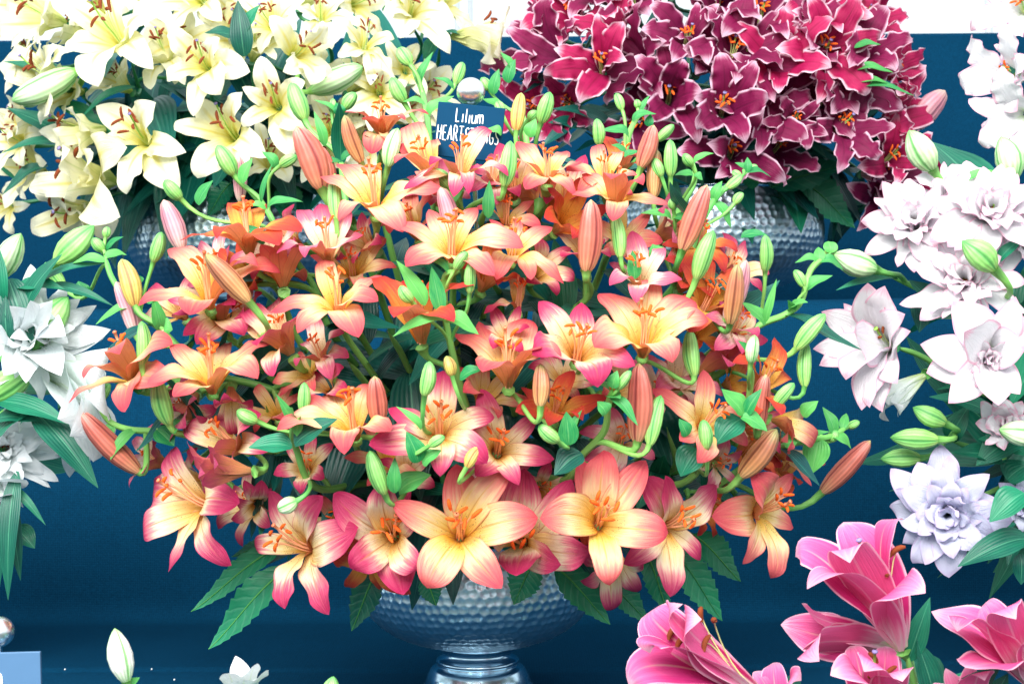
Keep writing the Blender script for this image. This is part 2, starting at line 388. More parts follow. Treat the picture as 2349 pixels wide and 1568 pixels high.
# marquee uprights seen hazily above the back panel
MT['pole'] = plain('white_marquee_pole', (.78, .82, .86), .6, var=.05)
def pole(x, D, r, label, ztop=4.0, rails=()):
    p = at(x, 40, D); t = empty('marquee_pole', (p[0], D, -1.2))
    V, F, U = tube(np.array([(p[0], D, z) for z in np.linspace(-1.2, ztop, 12)]), r, 14)
    mk('shaft', V, F, MT['pole'], t, (p[0], D, -1.2), U)
    V, F, U = box(p[0]-.12, p[0]+.12, D-.12, D+.12, -1.2, -1.18)
    mk('base_plate', V, F, MT['pole'], t, (p[0], D, -1.2), U, smooth=False)
    for (xa, xb, y) in rails:
        a = at(xa, y, D); b = at(xb, y, D)
        V, F, U = tube(np.linspace(a, b, 4), .014, 8); mk('rail', V, F, MT['pole'], t, a, U)
    tag(t, label, 'pole')
pole(1049, 5.6, .010, 'thin white marquee pole above the open cream trumpet, its twin close by', )
pole(1079, 5.7, .010, 'thin white marquee pole nearer the crimson lilies than its twin')
pole(2268, 4.6, .012, 'pale marquee upright with a cross rail behind the white curled petals', rails=[(2262, 2420, 36)])

# ------------------------------------------------------------------ hammered metal bowls on a foot
def metal(name, c, rough):
    M = NT(name); tc = M.node('ShaderNodeTexCoord')
    n = M.noise(tc.outputs['Object'], 30, 5, .65)
    M.set(M.b.inputs['Base Color'], M.mix(n, c, tuple(min(1, q*1.18) for q in c)))
    M.b.inputs['Metallic'].default_value = 1
    M.set(M.b.inputs['Roughness'], M.math('MULTIPLY_ADD', n, .16, rough-.08))
    M.bump(M.noise(tc.outputs['Object'], 160, 3), .06, .001)
    return M.m
MT['metal'] = metal('hammered_aluminium', srgb(206, 228, 240), .36)
MT['polished'] = metal('polished_aluminium', srgb(196, 222, 238), .2)
def lathe(prof, seg):
    V = []; U = []; n = len(prof); ph = np.arange(seg)*2*math.pi/seg
    for i, (r, z) in enumerate(prof):
        for k, p in enumerate(ph): V.append((r*math.cos(p), r*math.sin(p), z)); U.append((k/seg, i/(n-1)))
    F = [f[::-1] for f in gfaces(n, seg, True)]
    return np.array(V), [tuple(q) for q in F], np.array(U)
def smooth_prof(P, n):
    C, _ = crom([(a, 0, b) for a, b in P], n); return [(c[0], c[2]) for c in C]
def bowl_meshes():
    outer = smooth_prof([(.040, .050), (.064, .0530), (.094, .0645), (.1165, .082), (.1275, .102), (.131, .122), (.129, .145), (.124, .168)], 110)
    SEG = 640; NA = 84
    V, F, U = lathe(outer, SEG)
    P = np.array(outer); L = np.r_[0, np.cumsum(np.linalg.norm(np.diff(P, axis=0), axis=1))]
    T = np.gradient(P, axis=0); T /= np.linalg.norm(T, axis=1, keepdims=True); N = np.stack([T[:, 1], -T[:, 0]], 1)
    row = .0086; ph = np.arange(SEG)/SEG*NA
    W = V.reshape(110, SEG, 3).copy(); r2 = np.random.default_rng(4)
    for i in range(110):
        best = np.full(SEG, 9.0)
        for dr in (-1, 0, 1):
            ri = math.floor(L[i]/row)+dr; cy = (ri+.5)*row
            na = NA
            ofs = .5*(ri % 2); cell = np.floor(ph-ofs)
            for dc in (-1, 0, 1):
                cc = cell+dc; h = np.sin((cc % na)*12.9898+ri*78.233)*43758.5453; h = h-np.floor(h)
                cx = (cc+.5+ofs+(h-.5)*.5)
                dx = (ph-cx)*(2*math.pi*P[i][0]/na)/row; dy = (L[i]-cy)/row+(h-.5)*.25
                best = np.minimum(best, dx*dx+dy*dy)
        dimple = -.0012*np.clip(1-best/.36, 0, 1)
        fade = min(1, L[i]/.02)*min(1, (L[-1]-L[i])/.008)
        d = dimple*fade
        a = np.arange(SEG)*2*math.pi/SEG
        W[i, :, 0] += np.cos(a)*N[i][0]*d; W[i, :, 1] += np.sin(a)*N[i][0]*d; W[i, :, 2] += N[i][1]*d
    body = (W.reshape(-1, 3), F, U)
    inner = smooth_prof([(.124, .1681), (.1255, .1705), (.1235, .172), (.120, .168), (.1255, .13), (.111, .09), (.06, .062), (.001, .057)], 40)
    Vi, Fi, Ui = lathe(inner, 96)
    foot = [(.001, .006), (.052, .006), (.055, .0), (.0605, .0), (.0615, .003), (.058, .008), (.0555, .016), (.051, .024), (.0435, .0275), (.0455, .030), (.0455, .033), (.0405, .0355), (.0375, .040), (.0385, .046), (.0415, .0502)]
    Q = [foot[0]]
    for a, b in zip(foot, foot[1:]):
        for t in (.15, .5, .85): Q.append((a[0]+(b[0]-a[0])*t, a[1]+(b[1]-a[1])*t))
    Q.append(foot[-1])
    Vf, Ff, Uf = lathe(Q, 128)
    return body, (Vi, Fi, Ui), (Vf, Ff, Uf)
BODY, INNER, FOOT = bowl_meshes()
_share = {}
def bowl(loc, s, label, group=None):
    t = empty('flower_bowl', loc); t.scale = (s, s, s)
    if not _share:
        for nm, d, m in (('bowl_body', BODY, MT['metal']), ('rim', INNER, MT['polished']), ('foot', FOOT, MT['polished'])):
            o = mk(nm, d[0], d[1], m, None, (0, 0, 0), d[2]); o.parent = t; _share[nm] = o.data
    else:
        for nm in ('bowl_body', 'rim', 'foot'):
            o = bpy.data.objects.new(nm, _share[nm]); COL.objects.link(o); o.parent = t
    tag(t, label, 'bowl', group)
    return t
vo = at(1090, 784, 1.56); VO = np.array((vo[0], 1.56, .0035)); bowl(VO, 1.0, 'hammered metal pedestal bowl holding the peach and coral lilies')
vy = at(545, 560, 2.2); VY = np.array((vy[0], 2.2, .391)); bowl(VY, 1.27, 'hammered metal bowl under the cream lilies')
vc = at(1640, 560, 2.2); VC = np.array((vc[0], 2.2, .391)); bowl(VC, 1.27, 'hammered metal bowl under the white-edged crimson lilies')
VW = np.array((at(2760, 784, 1.62)[0], 1.62, .0035)); bowl(VW, 1.2, 'hammered metal bowl under the pink-edged double white lilies')
VL = np.array((at(-420, 784, 1.62)[0], 1.62, .0035)); bowl(VL, 1.2, 'hammered metal bowl under the plain white lilies by the arching leaves')
VP = np.array((at(2080, 784, 1.13)[0], 1.08, -.4165)); bowl(VP, 1.2, 'hammered metal bowl under the bright pink trumpet lilies')
VF = np.array((at(430, 784, 1.1)[0], 1.08, -.4165)); bowl(VF, 1.2, 'hammered metal bowl under the lone white bud')

# ------------------------------------------------------------------ name signs on silver-ball stakes
MT['slate'] = plain('slate_blue_card', srgb(0, 56, 88), .8, var=.12, scale=40, spec=.15)
MT['slate2'] = plain('pale_slate_card', srgb(74, 110, 146), .5, var=.06, scale=40)
MT['chalk'] = plain('white_paint_pen', (.86, .9, .92), .6, var=.05)
MT['ball'] = metal('silver_ball', srgb(232, 234, 238), .28)
GL = {  # pen strokes on a 1 x 1 cell
 'L': [[(.1, 1), (.1, 0), (.75, .04)]], 'i': [[(.5, .6), (.5, 0)]], 'l': [[(.5, .98), (.5, 0)]],
 'u': [[(.1, .6), (.12, .1), (.45, 0), (.8, .15), (.85, .6)], [(.85, .6), (.88, 0)]],
 'm': [[(.05, .6), (.07, 0)], [(.07, .4), (.25, .6), (.45, .5), (.46, 0)], [(.46, .4), (.65, .6), (.86, .5), (.9, 0)]],
 'n': [[(.1, .7), (.14, 0)], [(.14, .45), (.4, .72), (.7, .62), (.82, .4), (.82, 0)]],
 'H': [[(.1, 1), (.1, 0)], [(.8, 1), (.8, 0)], [(.1, .5), (.8, .52)]], 'E': [[(.75, 1), (.15, .98), (.15, .02), (.78, 0)], [(.15, .5), (.65, .52)]],
 'A': [[(.02, 0), (.42, 1), (.85, 0)], [(.2, .35), (.7, .35)]], 'R': [[(.12, 0), (.12, 1), (.6, .97), (.72, .75), (.55, .52), (.14, .48)], [(.4, .5), (.85, 0)]],
 'T': [[(0, .98), (.9, 1)], [(.45, 1), (.45, 0)]], 'S': [[(.78, .92), (.45, 1), (.15, .8), (.35, .55), (.7, .4), (.75, .15), (.45, 0), (.1, .1)]],
 'I': [[(.5, 1), (.5, 0)]], 'N': [[(.1, 0), (.1, 1), (.8, 0), (.8, 1)]], 'G': [[(.8, .85), (.5, 1), (.15, .75), (.12, .3), (.4, 0), (.8, .1), (.82, .42), (.5, .42)]]}
WD = {'i': .6, 'l': .6, 'I': .5, 'm': 1.3}
def write(text, O, X, Yv, h, wcell, pen, seed=1):
    """raised pen strokes on a card; O start of the baseline, X and Yv unit directions"""
    r2 = random.Random(seed); parts = []; x = 0; N = np.cross(X, Yv)
    for ch in text:
        k = WD.get(ch, 1); dy = r2.uniform(-.04, .04); sl = r2.uniform(-.05, .08)
        for st in GL[ch]:
            P = [O + X*((x+(px+sl*py)*k)*wcell) + Yv*((py+dy)*h) + N*pen*.5 for px, py in st]
            C, _ = crom(P, max(6, 4*len(P))) if ch in 'umnSGR' else (np.vstack([np.linspace(a, b, 5) for a, b in zip(P, P[1:])]), 0)
            if ch not in 'umnSGR':
                keep = [0]+[i for i in range(1, len(C)) if np.linalg.norm(C[i]-C[i-1]) > 1e-6]; C = C[keep]
            parts.append(tube(C, pen*np.array([r2.uniform(.85, 1.15) for _ in C]), 6))
        if ch == 'i' and False: pass
        x += k*1.12
    return join(*parts)
def sign(name, cx, cy, D, wpx, hpx, rot, ball, text, label, mat, yaw=0, foot=0.0, root=None):
    k = D/FP; c = at(cx, cy, D)
    a = R(rot); X = nrm(RIGHT*math.cos(a)*math.cos(R(yaw))+UP*math.sin(a)+TOCAM*math.sin(R(yaw))); Yv = nrm(UP*math.cos(a)-RIGHT*math.sin(a)); Yv = nrm(Yv-X*np.dot(X, Yv)); N = np.cross(X, Yv)
    b = at(ball[0], ball[1], D+.012); root = np.array((b[0], b[1], foot)) if root is None else root; t = empty(name, root)
    w2, h2 = wpx*k/2, hpx*k/2; th = .0018
    V = np.array([c+X*sx*w2+Yv*sy*h2+N*sz*th for sz in (-1, 1) for sy in (-1, 1) for sx in (-1, 1)])
    F = [(0, 2, 3, 1), (4, 5, 7, 6), (0, 1, 5, 4), (2, 6, 7, 3), (0, 4, 6, 2), (1, 3, 7, 5)]
    card = mk('card', V, F, mat, t, c, np.zeros((8, 2)), smooth=False)
    bv = card.modifiers.new('bevel', 'BEVEL'); bv.width = .0006; bv.segments = 2
    for (tx, dx, dy, h, wc, pen, sd) in text:
        O = c+X*dx*k+Yv*dy*k+N*th
        V, F, U, _ = write(tx, O, X, Yv, h*k, wc*k, pen*k, sd)
        mk('lettering', V, F, MT['chalk'], card, O, U)
    rb = ball[2]*k
    V, F, U = tube(np.linspace(root, b-np.array((0, 0, rb*.9)), 8), .0028, 10)
    mk('stake', V, F, MT['polished'], t, root, U)
    n = 24; pr = [(max(1e-4, rb*math.sin(math.pi*i/n)), -rb*math.cos(math.pi*i/n)) for i in range(n+1)]
    V, F, U = lathe(pr, 40); mk('ball_finial', V+b, F, MT['ball'], t, b, U)
    V, F, U = box(c[0]-.012, c[0]+.012, b[1]-.0035, b[1]+.0035, c[2]-.004, c[2]+.004)
    mk('clip', V+np.array((b[0]-c[0], 0, 0))*.5, F, MT['polished'], t, b, U, smooth=False)
    tag(t, label, 'sign')
sign('name_sign', 1076, 303, 1.36, 154, 124, -6, (1080, 211, 33), [('Lilium', -34, 20, 32, 11.6, 1.6, 3), ('HEARTSTRINGS', -73, -24, 33, 11.3, 1.5, 5)],
     'slate blue card with white handwriting under a silver ball among coral lilies', MT['slate'], foot=.08, root=VO+np.array((.02, -.03, .08)))
sign('name_sign', 5, 1560, 1.2, 180, 130, 1.5, (-2, 1448, 35), [('n', -13, -4, 30, 17, 2.6, 3)],
     'pale blue name card under a silver ball near the lone white bud', MT['slate2'], foot=-.42)
# ------------------------------------------------------------------ flower builders
NS, NV = 23, 9
_s = np.linspace(0, 1, NS); _v = np.linspace(-1, 1, NV)
_UV = np.array([(s, (v+1)/2) for s in _s for v in _v])
KIND = {  # half width inner/outer, bow (start along axis), recurve at the tip, cup, ruffle, ruffle count, chord angle
 'o': dict(w=(.192, .15), sharp=.78, bow=.78, rec=1.2, cup=.22, ruf=.026, nr=2.4, th=62, st=.64, an=.13, fil='fil_o', ant='ant_o', sty='fil_o', stig='stig_o', fr=.0115),
 'y': dict(w=(.215, .15), sharp=.8, bow=.8, rec=1.3, cup=.08, ruf=.042, nr=2.6, th=58, st=.66, an=.17, fil='fil_g', ant='ant_b', sty='style_g', stig='stig_p', fr=.008),
 'c': dict(w=(.205, .155), sharp=.92, bow=.82, rec=1.45, cup=-.06, ruf=.06, nr=4.2, th=58, st=.44, an=.11, fil='fil_g', ant='ant_o', sty='style_g', stig='stig_p', fr=.009),
 'w': dict(w=(.19, .15), sharp=.95, bow=.5, rec=.3, cup=.18, ruf=.02, nr=2.0, th=55, st=.4, an=.1, fil='fil_g', ant='ant_b', sty='style_g', stig='style_g', fr=.008),
 'd': dict(w=(.165, .135), sharp=.82, bow=.55, rec=.8, cup=.1, ruf=.06, nr=1.9, th=60, st=.3, an=.1, fil='fil_g', ant='ant_b', sty='style_g', stig='style_g', fr=.008),
 'p': dict(w=(.185, .15), sharp=.8, bow=1.0, rec=1.35, cup=.2, ruf=.02, nr=2.2, th=34, st=.82, an=.13, fil='fil_g', ant='ant_b', sty='style_g', stig='stig_p', fr=.008)}
def petal(P0, tip, A, hw, bow, rec, cup, ruf, nr, r2, twist=0.0, sharp=.56):
    ch = tip-P0; L = np.linalg.norm(ch); d = ch/L
    Rr = d-A*np.dot(d, A)
    Rr = nrm(Rr) if np.linalg.norm(Rr) > .05 else nrm(np.cross(A, (.3, .4, .8)))
    T0 = nrm(A*bow+d*(1.05-bow)); T1 = nrm(d+Rr*.25-A*rec)
    C, T = bez((P0, P0+T0*L*.36, tip-T1*L*.36, tip), NS)
    S = nrm(np.cross(A, Rr))
    C = C+np.outer(np.sin(_s*math.pi)*r2.uniform(-.07, .07)*L, S)
    f = (_s**1.05)*((1-_s)**sharp); f /= f.max(); f = f*hw*L+.045*L*(1-_s)**2.0
    ph1, ph2 = r2.uniform(0, 6.3, 2); a1, a2 = r2.uniform(.5, 1.3, 2)
    N = np.cross(T, S); N /= np.linalg.norm(N, axis=1, keepdims=True)
    tw = twist*_s**1.5
    Sx = np.cos(tw)[:, None]*S+np.sin(tw)[:, None]*N; Nx = np.cos(tw)[:, None]*N-np.sin(tw)[:, None]*S
    v = _v[None, :]; fs = f[:, None]; s = _s[:, None]
    cc = cup*(1-1.5*s**2)+.25*(1-s)**4
    off = cc*fs*v*v-.045*fs*np.exp(-(v/.16)**2)*(1-s)
    side = np.where(v < 0, a1*np.sin(nr*6.283*s+ph1), a2*np.sin(nr*6.283*s*1.13+ph2))
    off = off+ruf*L*np.abs(v)**2.2*side*np.clip(s*2.2, 0, 1)*np.clip((1-s)*4, 0, 1)
    wob = .012*L*np.sin(s*5+ph1)
    V = C[:, None, :]+Sx[:, None, :]*(fs*v)[..., None]+Nx[:, None, :]*(off+wob)[..., None]
    return V.reshape(-1, 3)
def solve_tip(P0, D0, bx, by, tx, ty, A, Lw, th):
    """3D tip for a picture direction, so that the petal keeps its length and angle to the flower axis"""
    k = D0/FP; ox, oy = (tx-bx)*k, (by-ty)*k; d2 = ox*ox+oy*oy
    best = None
    for z in np.linspace(-1.0, 1.0, 41)*Lw:
        vec = RIGHT*ox+UP*oy+TOCAM*z; L = np.linalg.norm(vec)
        e = 1.6*abs(L/Lw-1)+abs(np.arccos(np.clip(np.dot(vec/L, A), -1, 1))-th)
        if best is None or e < best[0]: best = (e, vec, z)
    vec, z = best[1], best[2]
    D = D0-z; return at(tx, ty, D)      # stay on the same sight line at its own distance
def capsule(c, d, n, L, r):
    """curved pollen sac"""
    t = np.linspace(-.5, .5, 6); C = c+np.outer(t*L, d)-np.outer((t*t*4)*L*.16, n)
    return tube(C, r*np.array([.45, .9, 1, 1, .9, .45]), 6)
def build_flower(stem, node, bx, by, D, A, tips, kind, mat, Lpx=None, th=None, roll=0., nlay=1, stam=True, width=1.0):
    K = KIND[kind]; r2 = np.random.default_rng(int(bx*7+by*13+1000)); k = D/FP
    P0 = at(bx, by, D); A = axis(A); theta = R(th if th else K['th'])
    if kind == 'c' and not tips: A = nrm(A+r2.normal(0, .16, 3)); Lpx *= 1.42
    # receptacle with its stalk
    Lw = (Lpx if Lpx else 1.12*max(math.hypot(t[0]-bx, t[1]-by) for t in tips))*k
    if tips and not Lpx: Lw = max(Lw, 0.045)
    q = nrm(node-P0); back = nrm(-A+.3*q)
    dn = np.linalg.norm(node-P0)
    C, _ = bez((node, node-q*dn*.35+np.array((0, 0, .012)), P0+back*min(.045, dn*.5), P0-A*.004), 12)
    rr = np.full(12, .0026); rr[-3:] = (.003, .0042, .0062)
    V, F, U = tube(C, rr*(1.0 if kind != 'w' else 1.2), 7)
    fo = mk('flower', V, F, MT['stem'] if kind in 'op' else MT['stemdark'], stem, P0, U)
    # petals
    T = []
    e1 = nrm(np.cross(A, (0.13, .2, .97))); e2 = np.cross(A, e1)
    if tips:
        for i, t in enumerate(tips): T.append((solve_tip(P0, D, bx, by, t[0], t[1], A, Lw, theta), i % 2))
    elif nlay == 1:
        for i in range(6):
            a = R(roll)+i*math.pi/3+r2.uniform(-.12, .12); tt = theta*(1+r2.uniform(-.14, .14)); l = Lw*r2.uniform(.9, 1.06)
            T.append((P0+l*(A*math.cos(tt)+(e1*math.cos(a)+e2*math.sin(a))*math.sin(tt)), i % 2))
    else:
        for j in range(nlay):
            n = 8; g = j/(nlay-1)
            for i in range(n):
                a = R(roll)+i*2*math.pi/8+j*.45+r2.uniform(-.25, .25); tt = theta*(1.3-.95*g)*(1+r2.uniform(-.22, .22)); l = Lw*(1-.42*g)*r2.uniform(.85, 1.1)
                T.append((P0+A*Lw*.12*g+l*(A*math.cos(tt)+(e1*math.cos(a)+e2*math.sin(a))*math.sin(tt)), i % 2))
    for tip, io in T:
        hw = K['w'][io]*r2.uniform(.92, 1.1)*width
        b0 = P0+.0035*nrm((tip-P0)-A*np.dot(tip-P0, A))
        V = petal(b0, tip, A, hw, K['bow'], K['rec']*r2.uniform(.2, 1.8), K['cup']*r2.uniform(.6, 1.4), K['ruf']*r2.uniform(.7, 1.4), K['nr'], r2, r2.uniform(-.35, .35)*(2 if kind in 'cd' else 1), K['sharp'])
        mk('petal', V, gfaces(NS, NV), mat, fo, b0, _UV)
    if not stam: return fo
    sl = K['st']*Lw; g = np.array((0, 0, .42))
    curve = nrm(A+g*.6)
    ph0 = r2.uniform(0, 6.3)
    for i in range(6):
        a = ph0+i*math.pi/3; rd = e1*math.cos(a)+e2*math.sin(a)
        l = sl*r2.uniform(.88, 1.06); end = P0+l*nrm(A+rd*r2.uniform(.14, .3)+g*.7)
        C, Tn = bez((P0+rd*.003, P0+A*l*.4+rd*.003, end-nrm(A*.7+rd*.5)*l*.3, end), 8)
        V, F, U = tube(C, np.linspace(K['fr']*.9, K['fr']*.55, 8)*Lw*1.05, 6); mk('filament', V, F, MT[K['fil']], fo, P0, U)
        dd = nrm(Tn[-1]*r2.uniform(-.2, 1.0)+np.cross(Tn[-1], rd)*r2.uniform(-.9, .9)+rd*.3)
        V, F, U = capsule(end, dd, nrm(A), K['an']*Lw*r2.uniform(.85, 1.15), K['an']*Lw*(.13 if kind == 'y' else .17)); mk('anther', V, F, MT[K['ant']], fo, end, U)
    l = sl*1.12; bend = nrm(A+g*.8+e1*r2.uniform(-.15, .15)+e2*r2.uniform(-.15, .15)); end = P0+l*bend
    C, _ = bez((P0, P0+A*l*.4, end-nrm(A+g*1.4)*l*.3, end), 9)
    s1 = tube(C, np.r_[np.full(7, K['fr']*Lw*1.25), K['fr']*Lw*1.5, K['fr']*Lw*1.7], 7)
    ee = C[-1]; dd = nrm(C[-1]-C[-2]); t = np.linspace(0, 1, 6)
    s2 = tube(ee+np.outer(t*Lw*.035, dd), Lw*.024*np.array([.65, 1, 1.12, 1.08, .8, .3]), 9)
    V, F, U, Mi = join(s1+(0,), s2+(1,)); mk('pistil', V, F, [MT[K['sty']], MT[K['stig']]], fo, P0, U, midx=Mi)
    return fo
def build_bud(stem, node, x0, y0, x1, y1, wpx, D, mat, tilt=None, fat=False):
    r2 = np.random.default_rng(int(x0*3+y0*17)); k = D/FP
    if tilt is None: tilt = r2.uniform(-.3, .35)
    P0 = at(x0, y0, D); L0 = math.hypot(x1-x0, y1-y0)*k; P1 = at(x1, y1, D-tilt*L0)
    d = nrm(P1-P0); L = np.linalg.norm(P1-P0); side = nrm(np.cross(d, TOCAM))
    n = 17; sg = 36; s = np.linspace(0, 1, n); hw = wpx*k/2
    if fat: f = np.interp(s, [0, .04, .12, .3, .5, .7, .86, .95, 1], [.2, .36, .6, .93, 1, .84, .52, .26, .03])
    else: f = np.interp(s, [0, .03, .1, .25, .45, .7, .88, .96, 1], [.34, .5, .68, .9, 1, .88, .6, .36, .05])
    bow = r2.uniform(-.05, .05)*L
    C = P0+np.outer(s*L, d)+np.outer(np.sin(s*math.pi)*bow, side)
    ph = np.arange(sg+1)*2*math.pi/sg; b = np.cross(d, side); rot = r2.uniform(0, 2.1)
    rad = 1+.06*np.cos(3*(ph))-.05*np.abs(np.cos(1.5*(ph+math.pi/3)))**14+.02*np.cos(15*ph)
    V = []; U = []
    for i in range(n):
        for j, p in enumerate(ph):
            V.append(C[i]+hw*f[i]*rad[j]*(side*math.cos(p+rot)+b*math.sin(p+rot))); U.append((s[i], j/sg))
    o = mk('bud', np.array(V), [q[::-1] for q in gfaces(n, sg+1)], mat, stem, P0, np.array(U))
    q = node-P0; dn = np.linalg.norm(q); pr = min(.0030, max(.0016, hw*.27))
    C, _ = bez((node, node-q*.3+np.array((0, 0, .01)), P0-d*dn*.45, P0+d*.002), 12)
    rr = np.linspace(pr, pr*1.05, 12); rr[-2:] = (pr*1.25, hw*.42)
    V, F, U = tube(C, rr, 7); mk('pedicel', V, F, MT['stem'], o, node, U)
    return o
def leaf_mesh(P0, P1, wd, sag, N0, r2, serr=0, nu=15, nv=7, fold=.25, curl=0., twist=0., pet=.12):
    ch = P1-P0; L = np.linalg.norm(ch); d = ch/L
    N = nrm(N0-d*np.dot(N0, d)); S = np.cross(d, N)
    C, T = bez((P0, P0+d*L*.35+N*sag*L, P1-d*L*.35+N*sag*L-N*curl*L, P1-N*curl*L*.6), nu)
    s = np.linspace(0, 1, nu)
    f = np.sin(np.pi*np.clip(s, 0, 1)**.8)**.85*(1-.25*s)+pet*(1-s)**3
    f /= f.max(); f[-1] = .02
    if serr:
        tooth = (s*serr) % 1.0; f = f*(1-.21*tooth*np.clip(s*3, 0, 1))
    hw = f*wd
    v = np.linspace(-1, 1, nv); Nn = np.cross(S, T); Nn /= np.linalg.norm(Nn, axis=1, keepdims=True); Nn = np.where((Nn@N)[:, None] < 0, -Nn, Nn)
    ph = r2.uniform(0, 6.3); tw = twist*s
    Sx = np.cos(tw)[:, None]*S+np.sin(tw)[:, None]*Nn; Nx = np.cos(tw)[:, None]*Nn-np.sin(tw)[:, None]*S
    off = hw[:, None]*(fold*np.abs(v)[None, :]**1.3+.12*np.sin(9*s+ph)[:, None]*(v**2)[None, :])
    V = C[:, None]+Sx[:, None]*(hw[:, None]*v[None, :])[..., None]+Nx[:, None]*off[..., None]
    U = np.array([(a, (b+1)/2) for a in s for b in v])
    return V.reshape(-1, 3), gfaces(nu, nv), U
def leaf(parent, P0, P1, wd, mat, sag=.12, N0=(0, -.4, 1), seed=0, **kw):
    r2 = np.random.default_rng(seed+int(abs(P0[0]*9999))+int(abs(P1[2]*9999)))
    V, F, U = leaf_mesh(np.asarray(P0, float), np.asarray(P1, float), wd, sag, nrm(N0), r2, **kw)
    return mk('leaf', V, F, mat, parent, P0, U)

# ------------------------------------------------------------------ bouquets
BQ = {  # base point, bowl scale, dome centre and radii in the picture, distance of its rim, bulge, leaf material, stem material
 'o': dict(V=VO, s=1.0, c=(1080, 830), r=(930, 640), D=1.52, b=.29, leaf='leafdark', stem='stem'),
 'y': dict(V=VY, s=1.27, c=(520, 180), r=(640, 420), D=2.18, b=.30, leaf='leafdark', stem='stemdark'),
 'c': dict(V=VC, s=1.27, c=(1680, 200), r=(530, 420), D=2.18, b=.30, leaf='leafdark', stem='stemdark'),
 'w': dict(V=VW, s=1.2, c=(2380, 780), r=(520, 700), D=1.62, b=.2, leaf='leaf', stem='stem'),
 'l': dict(V=VL, s=1.2, c=(-80, 860), r=(380, 560), D=1.62, b=.16, leaf='leaf', stem='stem'),
 'p': dict(V=VP, s=1.2, c=(2080, 1500), r=(700, 500), D=1.16, b=.05, leaf='leaf', stem='stem'),
 'f': dict(V=VF, s=1.2, c=(430, 1568), r=(400, 300), D=1.12, b=.04, leaf='leaf', stem='stem')}
GRP = {'o': 'peach and coral lily stems in the pedestal bowl', 'y': 'cream lily stems', 'c': 'white-edged crimson lily stems', 'w': 'double white lily stems with pink edges', 'l': 'plain white lily stems', 'p': 'bright pink lily stems', 'f': 'white lily stems under the staging edge'}
NM = {'o': 'peach_lily_stem', 'y': 'cream_lily_stem', 'c': 'crimson_lily_stem', 'w': 'double_white_lily_stem', 'l': 'white_lily_stem', 'p': 'pink_lily_stem', 'f': 'white_lily_stem'}
def dome(b, x, y):
    B = BQ[b]; r2 = ((x-B['c'][0])/B['r'][0])**2+((y-B['c'][1])/B['r'][1])**2
    return B['D']-B['b']*math.sqrt(max(0, 1-r2))
STEM = {}
class Stem:
    def __init__(s, key, b, poly, label, nleaf=7, dd=(.12, .04), flw=None, llen=.07):
        B = BQ[b]; s.b = b; r2 = random.Random(hash_(key)); V = B['V']; sc = B['s']
        P = []
        n = len(poly)
        for i, p in enumerate(poly):
            g = i/max(1, n-1); d = dd[0]*(1-g)+dd[1]*g if n > 1 else dd[0]
            P.append(at(p[0], p[1], dome(b, p[0], p[1])+d+(p[2] if len(p) > 2 else 0)))
        a = r2.uniform(0, 6.28); rr = r2.uniform(.0, .035)*sc
        base = V+np.array((math.cos(a)*rr, math.sin(a)*rr, .066*sc))
        out = P[0]-V; hd = nrm((out[0], out[1], 0)); m = min(.088*sc, np.linalg.norm(out[:2])*.5)
        mouth = V+np.array((hd[0]*m*r2.uniform(.6, 1), hd[1]*m*r2.uniform(.6, 1), .172*sc))
        low = P[0][2] < mouth[2]+.02
        mid = mouth*.5+P[0]*.5+np.array((0, 0, .03 if not low else .05))
        s.o = empty(NM[b], base); tag(s.o, label, 'lily', GRP[b])
        C, T = crom([base, mouth, mid]+P, 12+8*n)
        rad = np.linspace(.0042, .0028, len(C)); rad[-4:] *= (.9, .7, .45, .12)
        V_, F, U = tube(C, rad, 8); mk('stem', V_, F, MT[B['stem']], s.o, base, U)
        s.C = C; s.P = np.array(P); k0 = int(len(C)*.35)
        s.Cn = C[k0:]
        # leaves up the stem
        for i in range(nleaf):
            j = int(len(C)*(.28+.46*(i+.5)/nleaf)); j = min(j, len(C)-2)
            t = nrm(C[j+1]-C[j-1]); a = i*2.4+r2.uniform(-.4, .4)
            e1 = nrm(np.cross(t, (.2, .9, .1))); e2 = np.cross(t, e1); rd = e1*math.cos(a)+e2*math.sin(a)
            L = llen*r2.uniform(.75, 1.35); P1 = C[j]+L*nrm(rd+t*r2.uniform(.0, .6)+np.array((0, .1, -.1)))
            leaf(s.o, C[j], P1, L*r2.uniform(.12, .19), MT[B['leaf'] if r2.random() < .75 else 'leaf'], sag=r2.uniform(.03, .16), N0=nrm(np.array((0, -.5, 1))+.3*t), seed=i, curl=r2.uniform(0, .25))
        STEM[key] = s
    def near(s, p):
        d = np.linalg.norm(s.Cn-p, axis=1)+np.maximum(0, s.Cn[:, 2]-p[2]+.01)*.8
        return s.Cn[int(np.argmin(d))]
def hash_(k): return sum((i+1)*ord(c) for i, c in enumerate(str(k)))
def FL(key, base, A, tips=None, mat='oc', dd=0., L=None, th=None, roll=0, kind=None, nlay=1, stam=True, width=1.0):
    s = STEM[key]; kind = kind or ('d' if nlay > 1 else {'l': 'w', 'f': 'w'}.get(s.b, s.b)); D = dome(s.b, *base)+dd
    node = s.near(at(base[0], base[1], D)-axis(A)*.03)
    return build_flower(s.o, node, base[0], base[1], D, A, tips, kind, MT[mat], L, th, roll, nlay, stam, width)
def BD(key, x0, y0, x1, y1, wpx, mat='bg', dd=-.01, tilt=None, fat=False):
    s = STEM[key]; D = dome(s.b, x0, y0)+dd; p = at(x0, y0, D)
    node = s.near(p-.02*nrm(at(x1, y1, D)-p)+np.array((0, 0, -.012)))
    return build_bud(s.o, node, x0, y0, x1, y1, wpx, D, MT[mat], tilt, fat)
